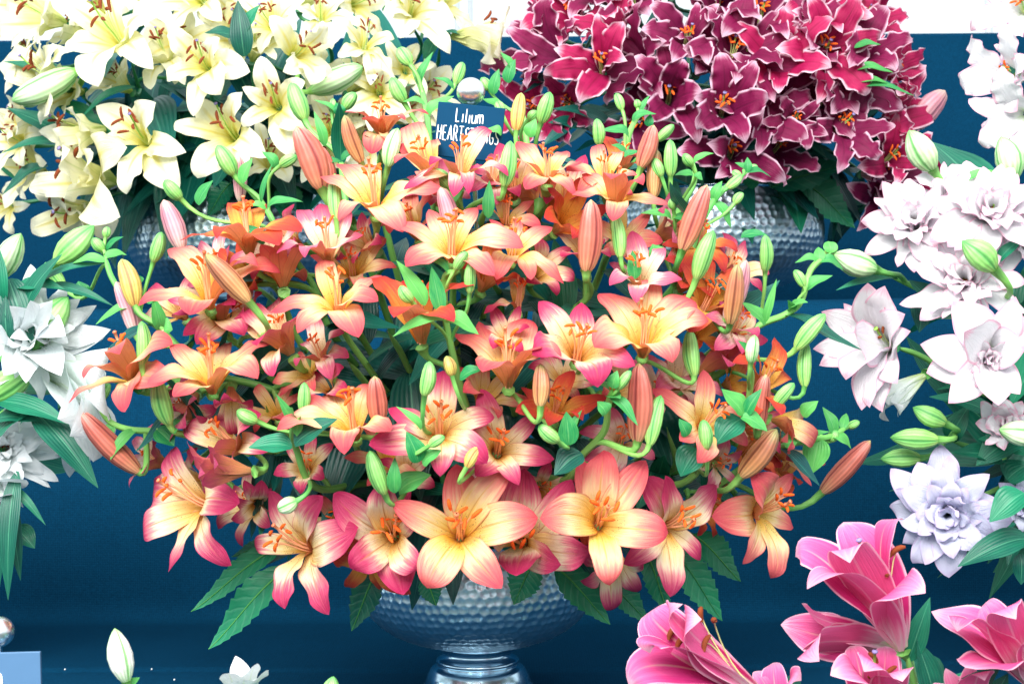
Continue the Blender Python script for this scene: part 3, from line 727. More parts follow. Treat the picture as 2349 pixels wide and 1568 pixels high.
def LF(key, x0, y0, x1, y1, wpx, mat='bract', dd=0., tilt=.2, sag=.18, curl=.15, N0=None, twist=0.):
    s = STEM[key]; D = dome(s.b, x0, y0)+dd; k = D/FP; L = math.hypot(x1-x0, y1-y0)*k
    P0 = at(x0, y0, D); q = s.near(P0)
    if np.linalg.norm(q-P0) < .02: P0 = q
    P1 = at(x1, y1, D-tilt*L)
    return leaf(s.o, P0, P1, wpx*k/2*1.2, MT[mat], sag=sag, N0=N0 if N0 is not None else axis((0, .75, .65)), curl=curl, twist=twist)
# ------------------------------------------------------------------ peach lilies in the pedestal bowl
def S(key, poly, label, **kw): return Stem(key, 'o', poly, label, **kw)
# -- upper rows
S('a', [(830, 560), (795, 470), (783, 375), (775, 300), (776, 262)], 'peach lily stem with a long coral bud and green buds against the cream lilies')
BD('a', 699, 275, 667, 190, 43); BD('a', 790, 250, 816, 213, 31); BD('a', 762, 255, 764, 226, 17)
BD('a', 737, 432, 680, 290, 66, 'br', tilt=.1); BD('a', 757, 445, 735, 335, 40, 'br', dd=.02); BD('a', 771, 502, 768, 398, 33)
LF('a', 784, 372, 702, 388, 22, sag=.28, curl=.3); LF('a', 784, 368, 815, 345, 24, sag=.3, curl=.35); LF('a', 776, 262, 722, 225, 14); LF('a', 778, 262, 772, 236, 24, sag=.5); LF('a', 745, 335, 722, 255, 20, sag=.2)
FL('a', (862, 490), (-.05, .75, .65), [(774, 377), (856, 380), (1015, 433), (777, 507), (925, 532), (734, 407)], 'oc')
S('b', [(880, 500), (872, 400), (870, 350)], 'peach lily stem with a thin bronze bud and pale green bud below cream lilies', nleaf=5)
FL('b', (877, 322), (.02, .88, .45), [(790, 256), (984, 264), (852, 352), (912, 348), (835, 268), (930, 275)], 'oc', dd=.03)
BD('b', 828, 372, 790, 264, 38, 'bb'); BD('b', 890, 382, 913, 294, 40, 'bw')
S('d', [(1000, 520), (990, 430), (984, 300), (968, 210), (946, 162)], 'tall green-budded peach lily stem rising between the cream lilies and the card', nleaf=5)
BD('d', 941, 149, 914, 110, 34); BD('d', 927, 235, 897, 178, 35); BD('d', 1045, 192, 1062, 143, 28); BD('d', 1030, 428, 996, 389, 34)
LF('d', 984, 268, 1032, 213, 30, sag=.3, curl=.35); LF('d', 975, 240, 925, 230, 20, sag=.25); LF('d', 985, 250, 1048, 236, 18, sag=.2); LF('d', 957, 175, 985, 118, 20, sag=.3, curl=.3); LF('d', 1035, 470, 1068, 395, 26, sag=.1, curl=.2); LF('d', 1040, 205, 1000, 172, 16, sag=.3, curl=.3)
FL('d', (992, 410), (-.35, .7, .62), [(945, 285), (990, 322), (917, 330), (905, 374), (975, 398), (1005, 450)], 'oc', dd=.02)
S('e', [(1060, 560), (1055, 470), (1050, 430)], 'peach lily stem whose magenta petal hides part of the card lettering', nleaf=5)
FL('e', (1052, 424), (.08, .85, .52), [(1126, 300), (1165, 405), (985, 380), (925, 434), (1040, 452), (1075, 446)], 'om', width=.68)
FL('e', (1128, 428), (.1, .6, .8), [(1128, 352), (1085, 385), (1180, 358), (1190, 410), (1080, 440), (1140, 470)], 'op', dd=.03)
BD('e', 1036, 530, 1010, 430, 42, 'bp')
S('g', [(1110, 560), (1105, 505), (1130, 460)], 'peach lily stem with one upright green bud just below the card', nleaf=5)
BD('g', 1157, 427, 1171, 323, 40, 'bg', dd=-.03); LF('g', 1120, 500, 1122, 415, 24, sag=.1)
FL('g', (1160, 520), (.05, .7, .7), [(1150, 440), (1225, 460), (1240, 520), (1090, 480), (1120, 545), (1205, 560)], 'oc', dd=.05)
S('h', [(1230, 520), (1215, 380), (1205, 300), (1200, 255)], 'peach lily stem with bronze and green buds between the card and crimson lilies', nleaf=6)
BD('h', 1184, 300, 1196, 213, 34, 'by'); BD('h', 1240, 282, 1262, 211, 36); BD('h', 1152, 262, 1140, 232, 24); BD('h', 1212, 275, 1232, 255, 24); BD('h', 1122, 207, 1104, 178, 24)
LF('h', 1150, 310, 1117, 292, 26, sag=.3, curl=.3); LF('h', 1215, 315, 1228, 272, 28, sag=.2); LF('h', 1132, 216, 1143, 158, 24, sag=.2); LF('h', 1145, 250, 1108, 225, 24, sag=.2); LF('h', 1165, 190, 1180, 135, 26, sag=.2); LF('h', 1175, 160, 1150, 118, 18)
FL('h', (1255, 420), (0, .85, .52), [(1185, 325), (1165, 380), (1335, 375), (1300, 345), (1205, 435), (1318, 448)], 'oc')
FL('h', (1240, 462), (.1, .25, -.6), [(1178, 402), (1305, 470), (1335, 545), (1205, 530), (1275, 390), (1150, 480)], 'or', dd=.03, stam=False)
S('i', [(1400, 560), (1412, 440), (1438, 330), (1450, 290), (1478, 245)], 'peach lily stem topped by tiny green buds in front of the dark bowl foliage', nleaf=6)
BD('i', 1374, 332, 1369, 272, 29); BD('i', 1427, 252, 1413, 214, 22); BD('i', 1463, 248, 1460, 228, 17); BD('i', 1508, 322, 1546, 286, 24); BD('i', 1470, 384, 1500, 287, 44, 'br')
LF('i', 1442, 316, 1382, 290, 30, sag=.35, curl=.35); LF('i', 1452, 280, 1500, 252, 24, sag=.4, curl=.4); LF('i', 1435, 350, 1404, 330, 20); LF('i', 1432, 360, 1465, 345, 20); LF('i', 1475, 240, 1488, 218, 14); LF('i', 1488, 290, 1492, 262, 18)
FL('i', (1388, 424), (-.05, .8, .58), [(1372, 333), (1422, 352), (1298, 392), (1462, 402), (1330, 446), (1452, 448)], 'oc')
FL('i', (1425, 398), (0, .8, .55), [(1385, 312), (1452, 343), (1480, 388), (1360, 350), (1410, 330), (1462, 360)], 'or', dd=.06)
FL('i', (1411, 476), (0, .8, .58), [(1335, 400), (1532, 468), (1402, 412), (1312, 446), (1405, 506), (1475, 425)], 'oc', dd=-.01)
S('j', [(1480, 660), (1505, 590), (1540, 512), (1590, 425), (1592, 372)], "peach lily stem with a fan of small green buds before the crimson lilies' metal bowl", nleaf=6)
BD('j', 1500, 452, 1506, 342, 38, 'bb', dd=.02); BD('j', 1517, 405, 1500, 363, 28); BD('j', 1538, 404, 1537, 320, 33); BD('j', 1588, 380, 1568, 353, 24); BD('j', 1577, 484, 1611, 453, 27); BD('j', 1545, 480, 1540, 455, 20)
LF('j', 1540, 505, 1475, 480, 26, sag=.3, curl=.3); LF('j', 1545, 500, 1605, 510, 26, sag=.3, curl=.4); LF('j', 1590, 405, 1550, 396, 22, sag=.3, curl=.3); LF('j', 1592, 400, 1612, 412, 20); LF('j', 1592, 375, 1635, 348, 18, sag=.3, curl=.2); LF('j', 1505, 590, 1498, 560, 36); LF('j', 1455, 640, 1452, 575, 28, sag=.1)
S('k', [(1440, 720), (1460, 665), (1425, 590)], 'faded pink lily stem carrying a slim green bud, tucked below the raceme buds', nleaf=5)
BD('k', 1423, 590, 1411, 490, 34)
FL('k', (1465, 662), (-.1, .6, .8), [(1450, 528), (1398, 602), (1522, 565), (1398, 655), (1565, 640), (1460, 695)], 'op', dd=.02)
S('m', [(1560, 640), (1580, 600), (1605, 520), (1650, 445), (1715, 395)], "peach lily stem with budlets crossing the bright face of the crimson lilies' bowl", nleaf=4, dd=(.06, -.02))
BD('m', 1668, 432, 1702, 402, 24); BD('m', 1685, 467, 1704, 442, 22); BD('m', 1700, 408, 1680, 392, 18); BD('m', 1718, 392, 1738, 380, 17); BD('m', 1565, 574, 1622, 424, 52, 'br', tilt=0.1)
LF('m', 1640, 455, 1655, 415, 22, sag=.3); LF('m', 1715, 395, 1690, 370, 20, sag=.3, curl=.3); LF('m', 1718, 398, 1772, 402, 20, sag=.2); LF('m', 1700, 400, 1715, 360, 16); LF('m', 1670, 470, 1680, 520, 24, sag=.2); LF('m', 1640, 450, 1620, 480, 16)
FL('m', (1600, 570), (.15, .6, .75), [(1540, 508), (1692, 578), (1612, 500), (1560, 625), (1662, 625), (1518, 562)], 'or', dd=.04)
# -- left middle
S('n', [(760, 760), (725, 665), (680, 600), (640, 540), (612, 482), (545, 408)], "peach lily stem climbing in front of the cream lilies' metal bowl with a drooping leaf", nleaf=6)
BD('n', 537, 401, 498, 333, 41); BD('n', 643, 380, 681, 357, 28); BD('n', 415, 457, 377, 413, 33); BD('n', 417, 572, 375, 458, 48, 'bp', tilt=.1); BD('n', 551, 462, 549, 358, 32, 'bp', dd=.05)
LF('n', 612, 482, 690, 455, 26, sag=.3, curl=.2); LF('n', 610, 480, 565, 470, 20, sag=.3); LF('n', 632, 385, 605, 345, 24, sag=.4, curl=.3); LF('n', 600, 465, 620, 375, 12); LF('n', 555, 420, 575, 362, 28, sag=.15); LF('n', 605, 560, 552, 515, 36, sag=.2)
LF('n', 455, 470, 484, 412, 32, sag=.15)
FL('n', (572, 582), (-.05, .92, .38), [(411, 552), (546, 476), (692, 530), (498, 548), (640, 562), (602, 490)], 'or')
S('q', [(800, 720), (765, 640), (770, 560)], 'faded pink lily stem with tight striped petals above the starry coral bloom', nleaf=5)
FL('q', (757, 602), (-.15, .85, .5), [(735, 468), (688, 482), (800, 480), (635, 582), (832, 540), (700, 592)], 'op', dd=.01)
S('r', [(700, 800), (660, 720), (652, 680)], 'orange lily stem turned away so its brown-orange petal backs show', nleaf=5)
FL('r', (650, 660), (-.2, .9, -.25), [(598, 560), (702, 572), (640, 552), (590, 642), (700, 645), (563, 622)], 'or', dd=.03, stam=False)
FL('r', (668, 812), (-.45, .85, .1), [(568, 718), (640, 700), (590, 792), (700, 722), (627, 862), (560, 765)], 'om', dd=.03)
S('s', [(640, 880), (560, 800), (505, 760), (483, 725)], 'coral lily stem with a fat bronze bud lying across its open flower', nleaf=6)
FL('s', (483, 706), (0, .8, .58), [(389, 572), (318, 702), (435, 724), (592, 612), (642, 628), (470, 592)], 'oc', dd=.01)
BD('s', 571, 692, 472, 583, 50, 'bb', dd=-.05, tilt=.15)
FL('s', (505, 735), (.2, .3, .7), [(380, 680), (420, 770), (560, 770), (540, 700), (450, 790), (610, 740)], 'om', dd=.06, stam=False)
S('t', [(850, 850), (800, 780), (780, 740)], 'coral lily stem with a wide starry bloom and fiery upright anthers', nleaf=6)
FL('t', (778, 722), (0, .72, .68), [(745, 598), (876, 633), (620, 718), (683, 764), (823, 773), (868, 692)], 'oc')
S('u', [(640, 900), (500, 860), (420, 805), (365, 752), (305, 706), (258, 640), (240, 585)], 'arching green lily stem with budlets that reaches out over the plain white lilies', nleaf=4, dd=(.08, -.03))
BD('u', 311, 702, 279, 594, 47, 'by'); BD('u', 312, 768, 266, 646, 45, 'bp', dd=.02); BD('u', 352, 600, 371, 532, 33); BD('u', 238, 576, 212, 546, 27); BD('u', 147, 658, 103, 602, 32); BD('u', 242, 545, 247, 520, 20)
LF('u', 252, 610, 165, 600, 26, sag=.2, curl=.1); LF('u', 250, 600, 290, 580, 26, sag=.3, curl=.2); LF('u', 190, 678, 180, 645, 34, sag=.3); LF('u', 300, 700, 215, 730, 22, sag=.3, curl=.35); LF('u', 345, 735, 352, 680, 28, sag=.2); LF('u', 375, 760, 395, 755, 50, sag=.3); LF('u', 245, 575, 280, 540, 20, sag=.2); LF('u', 340, 690, 375, 680, 40, sag=.2); LF('u', 320, 650, 310, 632, 22)
S('u2', [(560, 930), (400, 870), (330, 850)], 'coral lily stem leaning far out with its anthers against the white trumpet', nleaf=4)
FL('u2', (320, 884), (-.42, .75, .5), [(397, 790), (158, 926), (287, 945), (192, 868), (387, 872), (275, 812)], 'oc')
BD('u2', 325, 836, 325, 736, 36, dd=-.04)
S('v', [(620, 980), (545, 935), (497, 915)], 'coral lily stem with pale pink filaments and a rosy petal tip touching the outermost bloom', nleaf=6)
FL('v', (487, 898), (.05, .78, .62), [(395, 788), (623, 787), (592, 868), (398, 912), (508, 790), (336, 880)], 'oc')
FL('v', (530, 892), (.1, -.6, .7), [(540, 995), (500, 965), (578, 915), (490, 915), (580, 960), (515, 900)], 'om', dd=.03, stam=False)
FL('v', (450, 905), (-.3, -.5, .7), [(395, 890), (440, 1010), (480, 960), (420, 960), (500, 930), (400, 930)], 'om', dd=.06, stam=False)
S('x', [(600, 1030), (480, 1010), (390, 990), (300, 985), (250, 965), (222, 920)], 'low arching lily stem with a long coral bud hanging beyond the open flowers', nleaf=3, dd=(.07, -.03))
BD('x', 388, 972, 361, 866, 46); BD('x', 231, 918, 251, 879, 26); BD('x', 178, 990, 101, 981, 31); BD('x', 318, 1082, 183, 944, 54, 'br', tilt=0.15)
LF('x', 222, 925, 203, 872, 28, sag=.15); LF('x', 260, 960, 245, 1010, 26, sag=.2); LF('x', 318, 900, 247, 868, 20, sag=.2); LF('x', 300, 985, 250, 1050, 26, sag=.25); LF('x', 215, 990, 170, 1035, 30, sag=.2); LF('x', 360, 985, 400, 1020, 44, sag=.1); LF('x', 395, 990, 420, 965, 34, sag=.2); LF('x', 315, 880, 318, 905, 20)
S('z', [(680, 1000), (600, 1020), (575, 1040)], 'wilting magenta lily stem with a rolled petal beside a half-open pale flower', nleaf=5)
FL('z', (562, 1030), (-.65, .3, .65), [(428, 975), (500, 948), (600, 950), (622, 1030), (480, 1050), (545, 1092)], 'om', dd=.03)
FL('z', (574, 1080), (-.97, .12, .3), [(430, 1010), (446, 1046), (462, 1108), (500, 1065), (470, 1085), (478, 1022)], 'op', dd=-.03, th=12, kind='p', stam=False, width=.8)
# -- centre
S('A', [(1040, 720), (1040, 650), (1036, 620)], 'coral lily stem with a broad cream star and orange anthers below the card', nleaf=6)
FL('A', (1036, 598), (.03, .74, .68), [(984, 479), (1096, 475), (1202, 567), (892, 511), (931, 612), (1134, 634)], 'oc', dd=-.01)
FL('A', (1172, 596), (.2, .72, .68), [(1267, 522), (1190, 500), (1294, 650), (1122, 502), (1138, 642), (1218, 642)], 'oc', dd=.02)
S('B', [(1090, 1000), (1060, 900), (1043, 830), (1022, 730), (1020, 640), (1046, 620)], 'leafy green lily stem with glossy spreading leaves and small buds over an orange cup', nleaf=0, dd=(.06, -.05))
BD('B', 945, 692, 917, 656, 30, dd=-.05); BD('B', 1044, 619, 1072, 577, 27, dd=-.05); BD('B', 1077, 672, 1080, 598, 28, dd=-.04); BD('B', 1037, 862, 1024, 816, 30, 'by', dd=-.04)
LF('B', 1018, 735, 900, 755, 30, 'bract', sag=.28, curl=.3, dd=-.05); LF('B', 1022, 735, 1098, 752, 42, 'bract', sag=.34, curl=.4, dd=-.05); LF('B', 975, 700, 915, 595, 36, sag=.1, dd=-.04); LF('B', 1010, 715, 992, 612, 32, sag=.05, dd=-.04); LF('B', 1022, 630, 975, 578, 22, sag=.2, curl=.2, dd=-.04); LF('B', 1055, 870, 1110, 840, 30, sag=.2, dd=-.04); LF('B', 1050, 690, 1020, 680, 20)
FL('B', (967, 786), (-.05, .9, .42), [(856, 638), (1088, 655), (930, 640), (1022, 640), (903, 728), (1042, 738)], 'or', th=46)
S('D', [(1210, 830), (1190, 740), (1188, 714)], 'magenta lily stem shedding petals, its orange anthers standing bare in a gap', nleaf=5)
FL('D', (1186, 712), (.2, .95, .3), [(1178, 640), (1110, 720)], 'om', dd=.04, L=110); 
FL('D', (1172, 790), (-.1, .55, .8), [(1128, 702), (1192, 700), (1095, 748), (1215, 750), (1130, 800), (1200, 810)], 'om', dd=.03, stam=False)
S('E', [(1270, 760), (1350, 680), (1350, 640)], 'dark magenta lily stem with one big upright coral bud amid deep green leaves', nleaf=7)
BD('E', 1345, 622, 1356, 458, 58, 'br', tilt=.05)
FL('E', (1345, 610), (0, .85, .4), [(1268, 530), (1405, 530), (1305, 515), (1385, 560), (1290, 590), (1400, 590)], 'om', dd=.06, stam=False)
S('H', [(1440, 900), (1460, 850), (1470, 830)], 'large coral lily stem with broad cream petals and six orange anthers standing high', nleaf=6)
FL('H', (1474, 814), (.03, .7, .7), [(1374, 671), (1491, 644), (1595, 694), (1627, 736), (1363, 797), (1543, 832)], 'oc', width=1.2)
BD('H', 1593, 862, 1583, 755, 40); BD('H', 1597, 640, 1636, 528, 44)
S('I', [(1340, 920), (1330, 870), (1326, 845)], 'pale lily stem with a magenta-hooded top petal and short curled orange anthers', nleaf=6)
FL('I', (1322, 830), (.05, .5, .86), [(1334, 694), (1235, 691), (1222, 814), (1457, 840), (1371, 888), (1410, 752)], 'om', width=1.2)
S('J', [(1180, 960), (1170, 920), (1166, 900)], 'coral lily stem with a hooked side petal touching the magenta-hooded bloom', nleaf=6)
FL('J', (1166, 886), (-.02, .85, .55), [(1039, 766), (1098, 737), (1216, 734), (1287, 824), (1106, 852), (1242, 800)], 'oc')
BD('J', 1240, 932, 1240, 834, 42, 'bb', dd=-.05); BD('J', 1281, 1012, 1236, 974, 34, dd=-.05)
S('K', [(860, 1080), (825, 1040), (815, 1015)], 'peach lily stem with a broad pink lip and pale anthers beside a folded coral bud', nleaf=6)
FL('K', (815, 1004), (-.08, .75, .66), [(700, 905), (764, 884), (852, 884), (895, 988), (632, 985), (790, 1042)], 'oc')
BD('K', 870, 972, 859, 862, 48, 'br', dd=0); BD('K', 695, 946, 698, 876, 30); BD('K', 591, 967, 543, 941, 34)
FL('K', (745, 832), (-.4, .7, .55), [(722, 732), (695, 790), (790, 765), (680, 840), (760, 870), (800, 820)], 'op', dd=.05)
FL('K', (760, 900), (-.2, .4, .8), [(688, 880), (790, 842), (720, 850), (700, 920), (800, 900)], 'om', dd=.05, stam=False)
S('L', [(730, 1120), (680, 1030), (672, 985), (690, 955)], 'lily stem with a pair of broad dark green leaves under the peach blooms', nleaf=0, dd=(.03, -.05))
LF('L', 676, 1020, 768, 955, 56, 'leaf', sag=.12, dd=-.05); LF('L', 670, 1025, 570, 1020, 52, 'leaf', sag=.16, dd=-.05); LF('L', 672, 1005, 660, 935, 34, 'bract', sag=.2, dd=-.05); LF('L', 640, 985, 640, 905, 22, sag=.2, curl=.2, dd=-.04); LF('L', 690, 960, 680, 1000, 24, dd=-.04)
FL('L', (705, 1082), (0, .3, .95), [(628, 1088), (745, 1098), (660, 1008), (765, 1018), (690, 1132), (720, 990)], 'om', dd=.04)
BD('L', 681, 1148, 638, 1168, 38, 'bw', dd=-.05)
S('M', [(1020, 1110), (1010, 1050), (1008, 1020)], 'cream lily stem with a long pointed top petal and crimson-tipped side petals', nleaf=6)
FL('M', (1008, 1004), (.05, .38, .92), [(1017, 848), (1136, 957), (1117, 1062), (890, 936), (846, 1020), (1010, 1092)], 'om', width=1.2)
BD('M', 974, 907, 986, 828, 37, dd=-.05); BD('M', 985, 1022, 1020, 1000, 25, dd=-.07); LF('M', 966, 985, 915, 928, 18, sag=.25, curl=.25, dd=-.06); LF('M', 960, 1060, 935, 990, 40, dd=-.07); LF('M', 970, 1065, 1010, 1030, 36, dd=-.07)
S('N', [(1160, 1120), (1145, 1070), (1140, 1050)], 'magenta lily stem with a near-black throat between two pale stars', nleaf=6)
FL('N', (1140, 1040), (.1, .2, .97), [(1104, 892), (1236, 945), (1272, 1052), (1190, 1112), (1090, 1092), (1058, 960)], 'om', dd=.03)
S('P', [(1300, 1060), (1275, 990), (1270, 970)], 'deep orange lily stem shaded beneath its neighbours with glowing red filaments', nleaf=6)
FL('P', (1270, 964), (.1, .6, .8), [(1393, 908), (1336, 964), (1316, 850), (1195, 888), (1182, 944), (1258, 978)], 'or', dd=.03)
S('Q', [(1300, 1100), (1330, 1050), (1385, 990), (1395, 930), (1405, 890)], 'green lily stem with soft pale leaves and a massive coral bud beside it', nleaf=0, dd=(.05, -.06))
BD('Q', 1463, 1012, 1466, 833, 62, 'br', dd=-.04, tilt=.05); BD('Q', 1490, 1020, 1516, 906, 40, dd=-.05); BD('Q', 1418, 892, 1447, 850, 24, dd=-.06)
LF('Q', 1395, 945, 1352, 862, 22, sag=.3, curl=.3, dd=-.06); LF('Q', 1395, 945, 1465, 962, 26, sag=.3, curl=.35, dd=-.06); LF('Q', 1400, 890, 1415, 850, 26, sag=.2, dd=-.06); LF('Q', 1390, 950, 1372, 920, 34, dd=-.06); LF('Q', 1395, 940, 1422, 910, 30, dd=-.06); LF('Q', 1305, 1020, 1300, 945, 40, sag=.1, dd=-.05); LF('Q', 1290, 1035, 1330, 940, 26, dd=-.03); LF('Q', 1335, 1040, 1270, 1085, 60, 'leaf', dd=-.04)
FL('Q', (1422, 1018), (.1, .2, .97), [(1395, 932), (1328, 990), (1462, 958), (1502, 1052), (1400, 1092), (1338, 1055)], 'op', dd=.04)
S('R', [(1560, 1080), (1605, 1010), (1604, 990)], 'peach lily stem with anthers swept sideways and a hooked coral petal arching clear', nleaf=6)
FL('R', (1600, 986), (.5, .35, .78), [(1613, 848), (1490, 893), (1702, 946), (1716, 1022), (1600, 1062), (1558, 1012)], 'oc')
FL('R', (1602, 856), (.7, .6, .15), [(1702, 792), (1690, 770), (1722, 830), (1650, 790), (1670, 840)], 'op', dd=.05, th=24, stam=False)
S('T', [(1560, 1110), (1640, 1010), (1705, 960), (1722, 880), (1724, 840)], 'leafy lily stem ending in a pale bud cupped by a bright green leaf', nleaf=0, dd=(.05, -.05))
BD('T', 1722, 832, 1731, 768, 32, 'bw', dd=-.06); BD('T', 1620, 1030, 1613, 962, 34, dd=-.06); BD('T', 1775, 932, 1822, 878, 30, dd=-.04)
LF('T', 1722, 832, 1700, 780, 36, dd=-.06); LF('T', 1705, 950, 1660, 890, 46, sag=.1, dd=-.05); LF('T', 1710, 955, 1745, 890, 26, sag=.2, dd=-.05); LF('T', 1700, 960, 1640, 1015, 60, 'leaf', dd=-.04); LF('T', 1700, 955, 1762, 985, 40, dd=-.05); LF('T', 1575, 1000, 1560, 960, 30, dd=-.05); LF('T', 1600, 1030, 1560, 1090, 60, 'leaf', dd=-.03)
S('U', [(1640, 800), (1620, 740), (1615, 720)], 'coral lily stem half hidden behind two tall bronze buds near the staging edge', nleaf=5)
FL('U', (1610, 714), (.3, .5, .8), [(1560, 600), (1622, 588), (1702, 622), (1692, 722), (1580, 762), (1540, 702)], 'or', dd=.04)
FL('U', (1680, 764), (.3, .5, .8), [(1650, 690), (1722, 700), (1738, 772), (1608, 732), (1640, 802), (1702, 812)], 'op', dd=.02)
BD('U', 1675, 742, 1692, 606, 44, 'bb', dd=-.03); BD('U', 1666, 730, 1712, 596, 44, 'bp', dd=.0)
S('W', [(1660, 850), (1730, 755), (1800, 722), (1838, 690), (1860, 620), (1905, 580)], 'arching green lily stem with curled leaflets reaching towards the double white lilies', nleaf=2, dd=(.07, -.03))
BD('W', 1845, 657, 1822, 619, 24); BD('W', 1893, 583, 1921, 562, 24); BD('W', 1826, 800, 1893, 720, 40, tilt=.1); BD('W', 1846, 887, 1850, 785, 34); BD('W', 1755, 622, 1755, 538, 32)
LF('W', 1868, 610, 1825, 595, 22, sag=.35, curl=.3); LF('W', 1872, 605, 1878, 565, 22, sag=.2); LF('W', 1890, 590, 1900, 552, 28, sag=.3); LF('W', 1870, 612, 1938, 612, 28, sag=.35, curl=.3); LF('W', 1850, 660, 1908, 628, 26, sag=.2); LF('W', 1832, 705, 1850, 690, 30, sag=.3); LF('W', 1830, 700, 1812, 685, 20); LF('W', 1755, 745, 1705, 690, 34, sag=.15); LF('W', 1755, 740, 1780, 640, 16, sag=.1)
LF('W', 1700, 545, 1760, 535, 26, sag=.2)
S('X', [(1600, 1130), (1720, 1060), (1790, 1025), (1860, 1008), (1905, 1000), (1950, 975)], 'low side lily stem with budlets and a leaning coral bud over bare cloth', nleaf=2, dd=(.07, -.03))
BD('X', 1905, 1012, 1920, 986, 26, 'bg'); BD('X', 1945, 980, 1972, 966, 20); BD('X', 1885, 1130, 1997, 1010, 46, 'br', tilt=.1); BD('X', 1700, 1092, 1782, 984, 56, 'bb', tilt=.2, dd=-.03)
LF('X', 1905, 1000, 1890, 932, 26, sag=.25); LF('X', 1900, 1005, 1958, 1022, 30, sag=.3, curl=.3); LF('X', 1925, 985, 1942, 945, 18, sag=.2); LF('X', 1880, 1010, 1862, 1085, 52, sag=.12); LF('X', 1842, 955, 1875, 918, 30, sag=.2); LF('X', 1800, 1020, 1830, 1010, 40); LF('X', 1850, 1010, 1900, 985, 22)
S('Y', [(1680, 1010), (1735, 940), (1732, 915)], 'coral lily stem at the flank with an upright bronze bud and drooping red petals', nleaf=5)
FL('Y', (1732, 905), (.5, .6, .6), [(1776, 780), (1700, 802), (1802, 862), (1680, 832), (1792, 952), (1720, 962)], 'or', dd=.01)
FL('Y', (1772, 962), (.8, -.05, .5), [(1868, 1018), (1805, 1032), (1838, 960), (1790, 1010), (1820, 985)], 'oc', dd=.02, stam=False)
BD('Y', 1740, 985, 1757, 858, 46, 'br', dd=-.03)
# -- bottom row hanging over the rim
S('1', [(640, 1090), (530, 1130), (500, 1150)], 'peach lily stem turned sideways with curled pink edges, over bare cloth', nleaf=5)
FL('1', (487, 1160), (-.72, .2, .62), [(398, 1025), (548, 1152), (334, 1222), (531, 1297), (387, 1312), (356, 1130)], 'om', width=1.2)
FL('1', (590, 1150), (.2, -.3, .8), [(530, 1190), (560, 1100), (620, 1180), (540, 1140), (600, 1100)], 'om', dd=.06, stam=False)
S('2', [(800, 1130), (755, 1210), (740, 1240)], 'peach lily stem tipping outwards with two long hanging white-and-magenta petals', nleaf=5)
FL('2', (722, 1257), (-.66, .05, .75), [(619, 1124), (741, 1137), (822, 1208), (586, 1250), (653, 1396), (755, 1409)], 'om', dd=-.01, width=1.2)
S('3', [(930, 1130), (910, 1200), (905, 1215)], 'peach lily stem facing outward with curled magenta petals and a dark throat', nleaf=5)
FL('3', (905, 1230), (-.02, .08, .99), [(763, 1131), (880, 1105), (804, 1302), (968, 1306), (926, 1364), (968, 1150)], 'om', dd=.0, width=1.2)
FL('3', (850, 1268), (-.1, -.45, .88), [(792, 1346), (872, 1352), (758, 1262), (902, 1302), (942, 1362), (800, 1200)], 'or', dd=.04, stam=False)

S('4', [(1060, 1130), (1058, 1200), (1056, 1215)], 'star-shaped peach lily stem centred above the bowl with yellow throat and coral petals', nleaf=5)
FL('4', (1056, 1232), (.02, .2, .98), [(1047, 1064), (1172, 1067), (1236, 1186), (1151, 1348), (979, 1350), (900, 1154)], 'oc', dd=-.03, width=1.2)
BD('N', 1070, 1072, 1100, 1024, 30, 'by', dd=-.06)
S('5', [(1210, 1130), (1206, 1200), (1204, 1220)], 'peach lily stem squeezed between the two star-shaped blooms above the bowl', nleaf=5)
FL('5', (1203, 1242), (-.15, -.05, .97), [(1203, 1074), (1312, 1097), (1353, 1266), (1288, 1294), (1184, 1320), (1130, 1180)], 'om', dd=.02, width=1.2)
S('6', [(1370, 1120), (1372, 1180), (1372, 1195)], 'star-shaped coral lily stem with red filaments and one long petal pointing down', nleaf=5)
FL('6', (1372, 1204), (.02, .22, .97), [(1385, 1033), (1482, 1054), (1535, 1221), (1398, 1342), (1238, 1189), (1329, 1054)], 'oc', dd=-.03, width=1.2)
FL('6', (1400, 1258), (.1, -.45, .85), [(1463, 1357), (1330, 1332), (1405, 1397), (1472, 1282), (1330, 1252), (1400, 1180)], 'om', dd=.04, stam=False)
S('7', [(1500, 1120), (1512, 1180), (1514, 1195)], 'cream lily stem with one broad red-pointed petal hanging over serrated leaves', nleaf=5)
FL('7', (1515, 1206), (.52, .02, .85), [(1645, 1112), (1608, 1284), (1537, 1368), (1430, 1293), (1480, 1094), (1528, 1090)], 'om', dd=-.01, width=1.2)
S('8', [(1650, 1110), (1700, 1160), (1715, 1168)], 'peach lily stem out on the flank with anthers pointing at the leaning coral bud', nleaf=4)
FL('8', (1722, 1174), (.6, .05, .8), [(1633, 1184), (1704, 1294), (1721, 1094), (1819, 1085), (1819, 1210), (1768, 1327)], 'oc', width=1.2)
FL('8', (1782, 1102), (.5, .6, .5), [(1816, 1048), (1770, 1038), (1832, 1112), (1740, 1070), (1800, 1140)], 'or', dd=.05)
S('9', [(1600, 1130), (1640, 1080), (1642, 1068)], 'pink lily stem crowded under glossy leaves beside the leaning bronze bud', nleaf=4)
FL('9', (1640, 1062), (.2, -.15, .96), [(1560, 1042), (1702, 1032), (1620, 1122), (1692, 1112), (1600, 990), (1662, 990)], 'op', dd=.04)
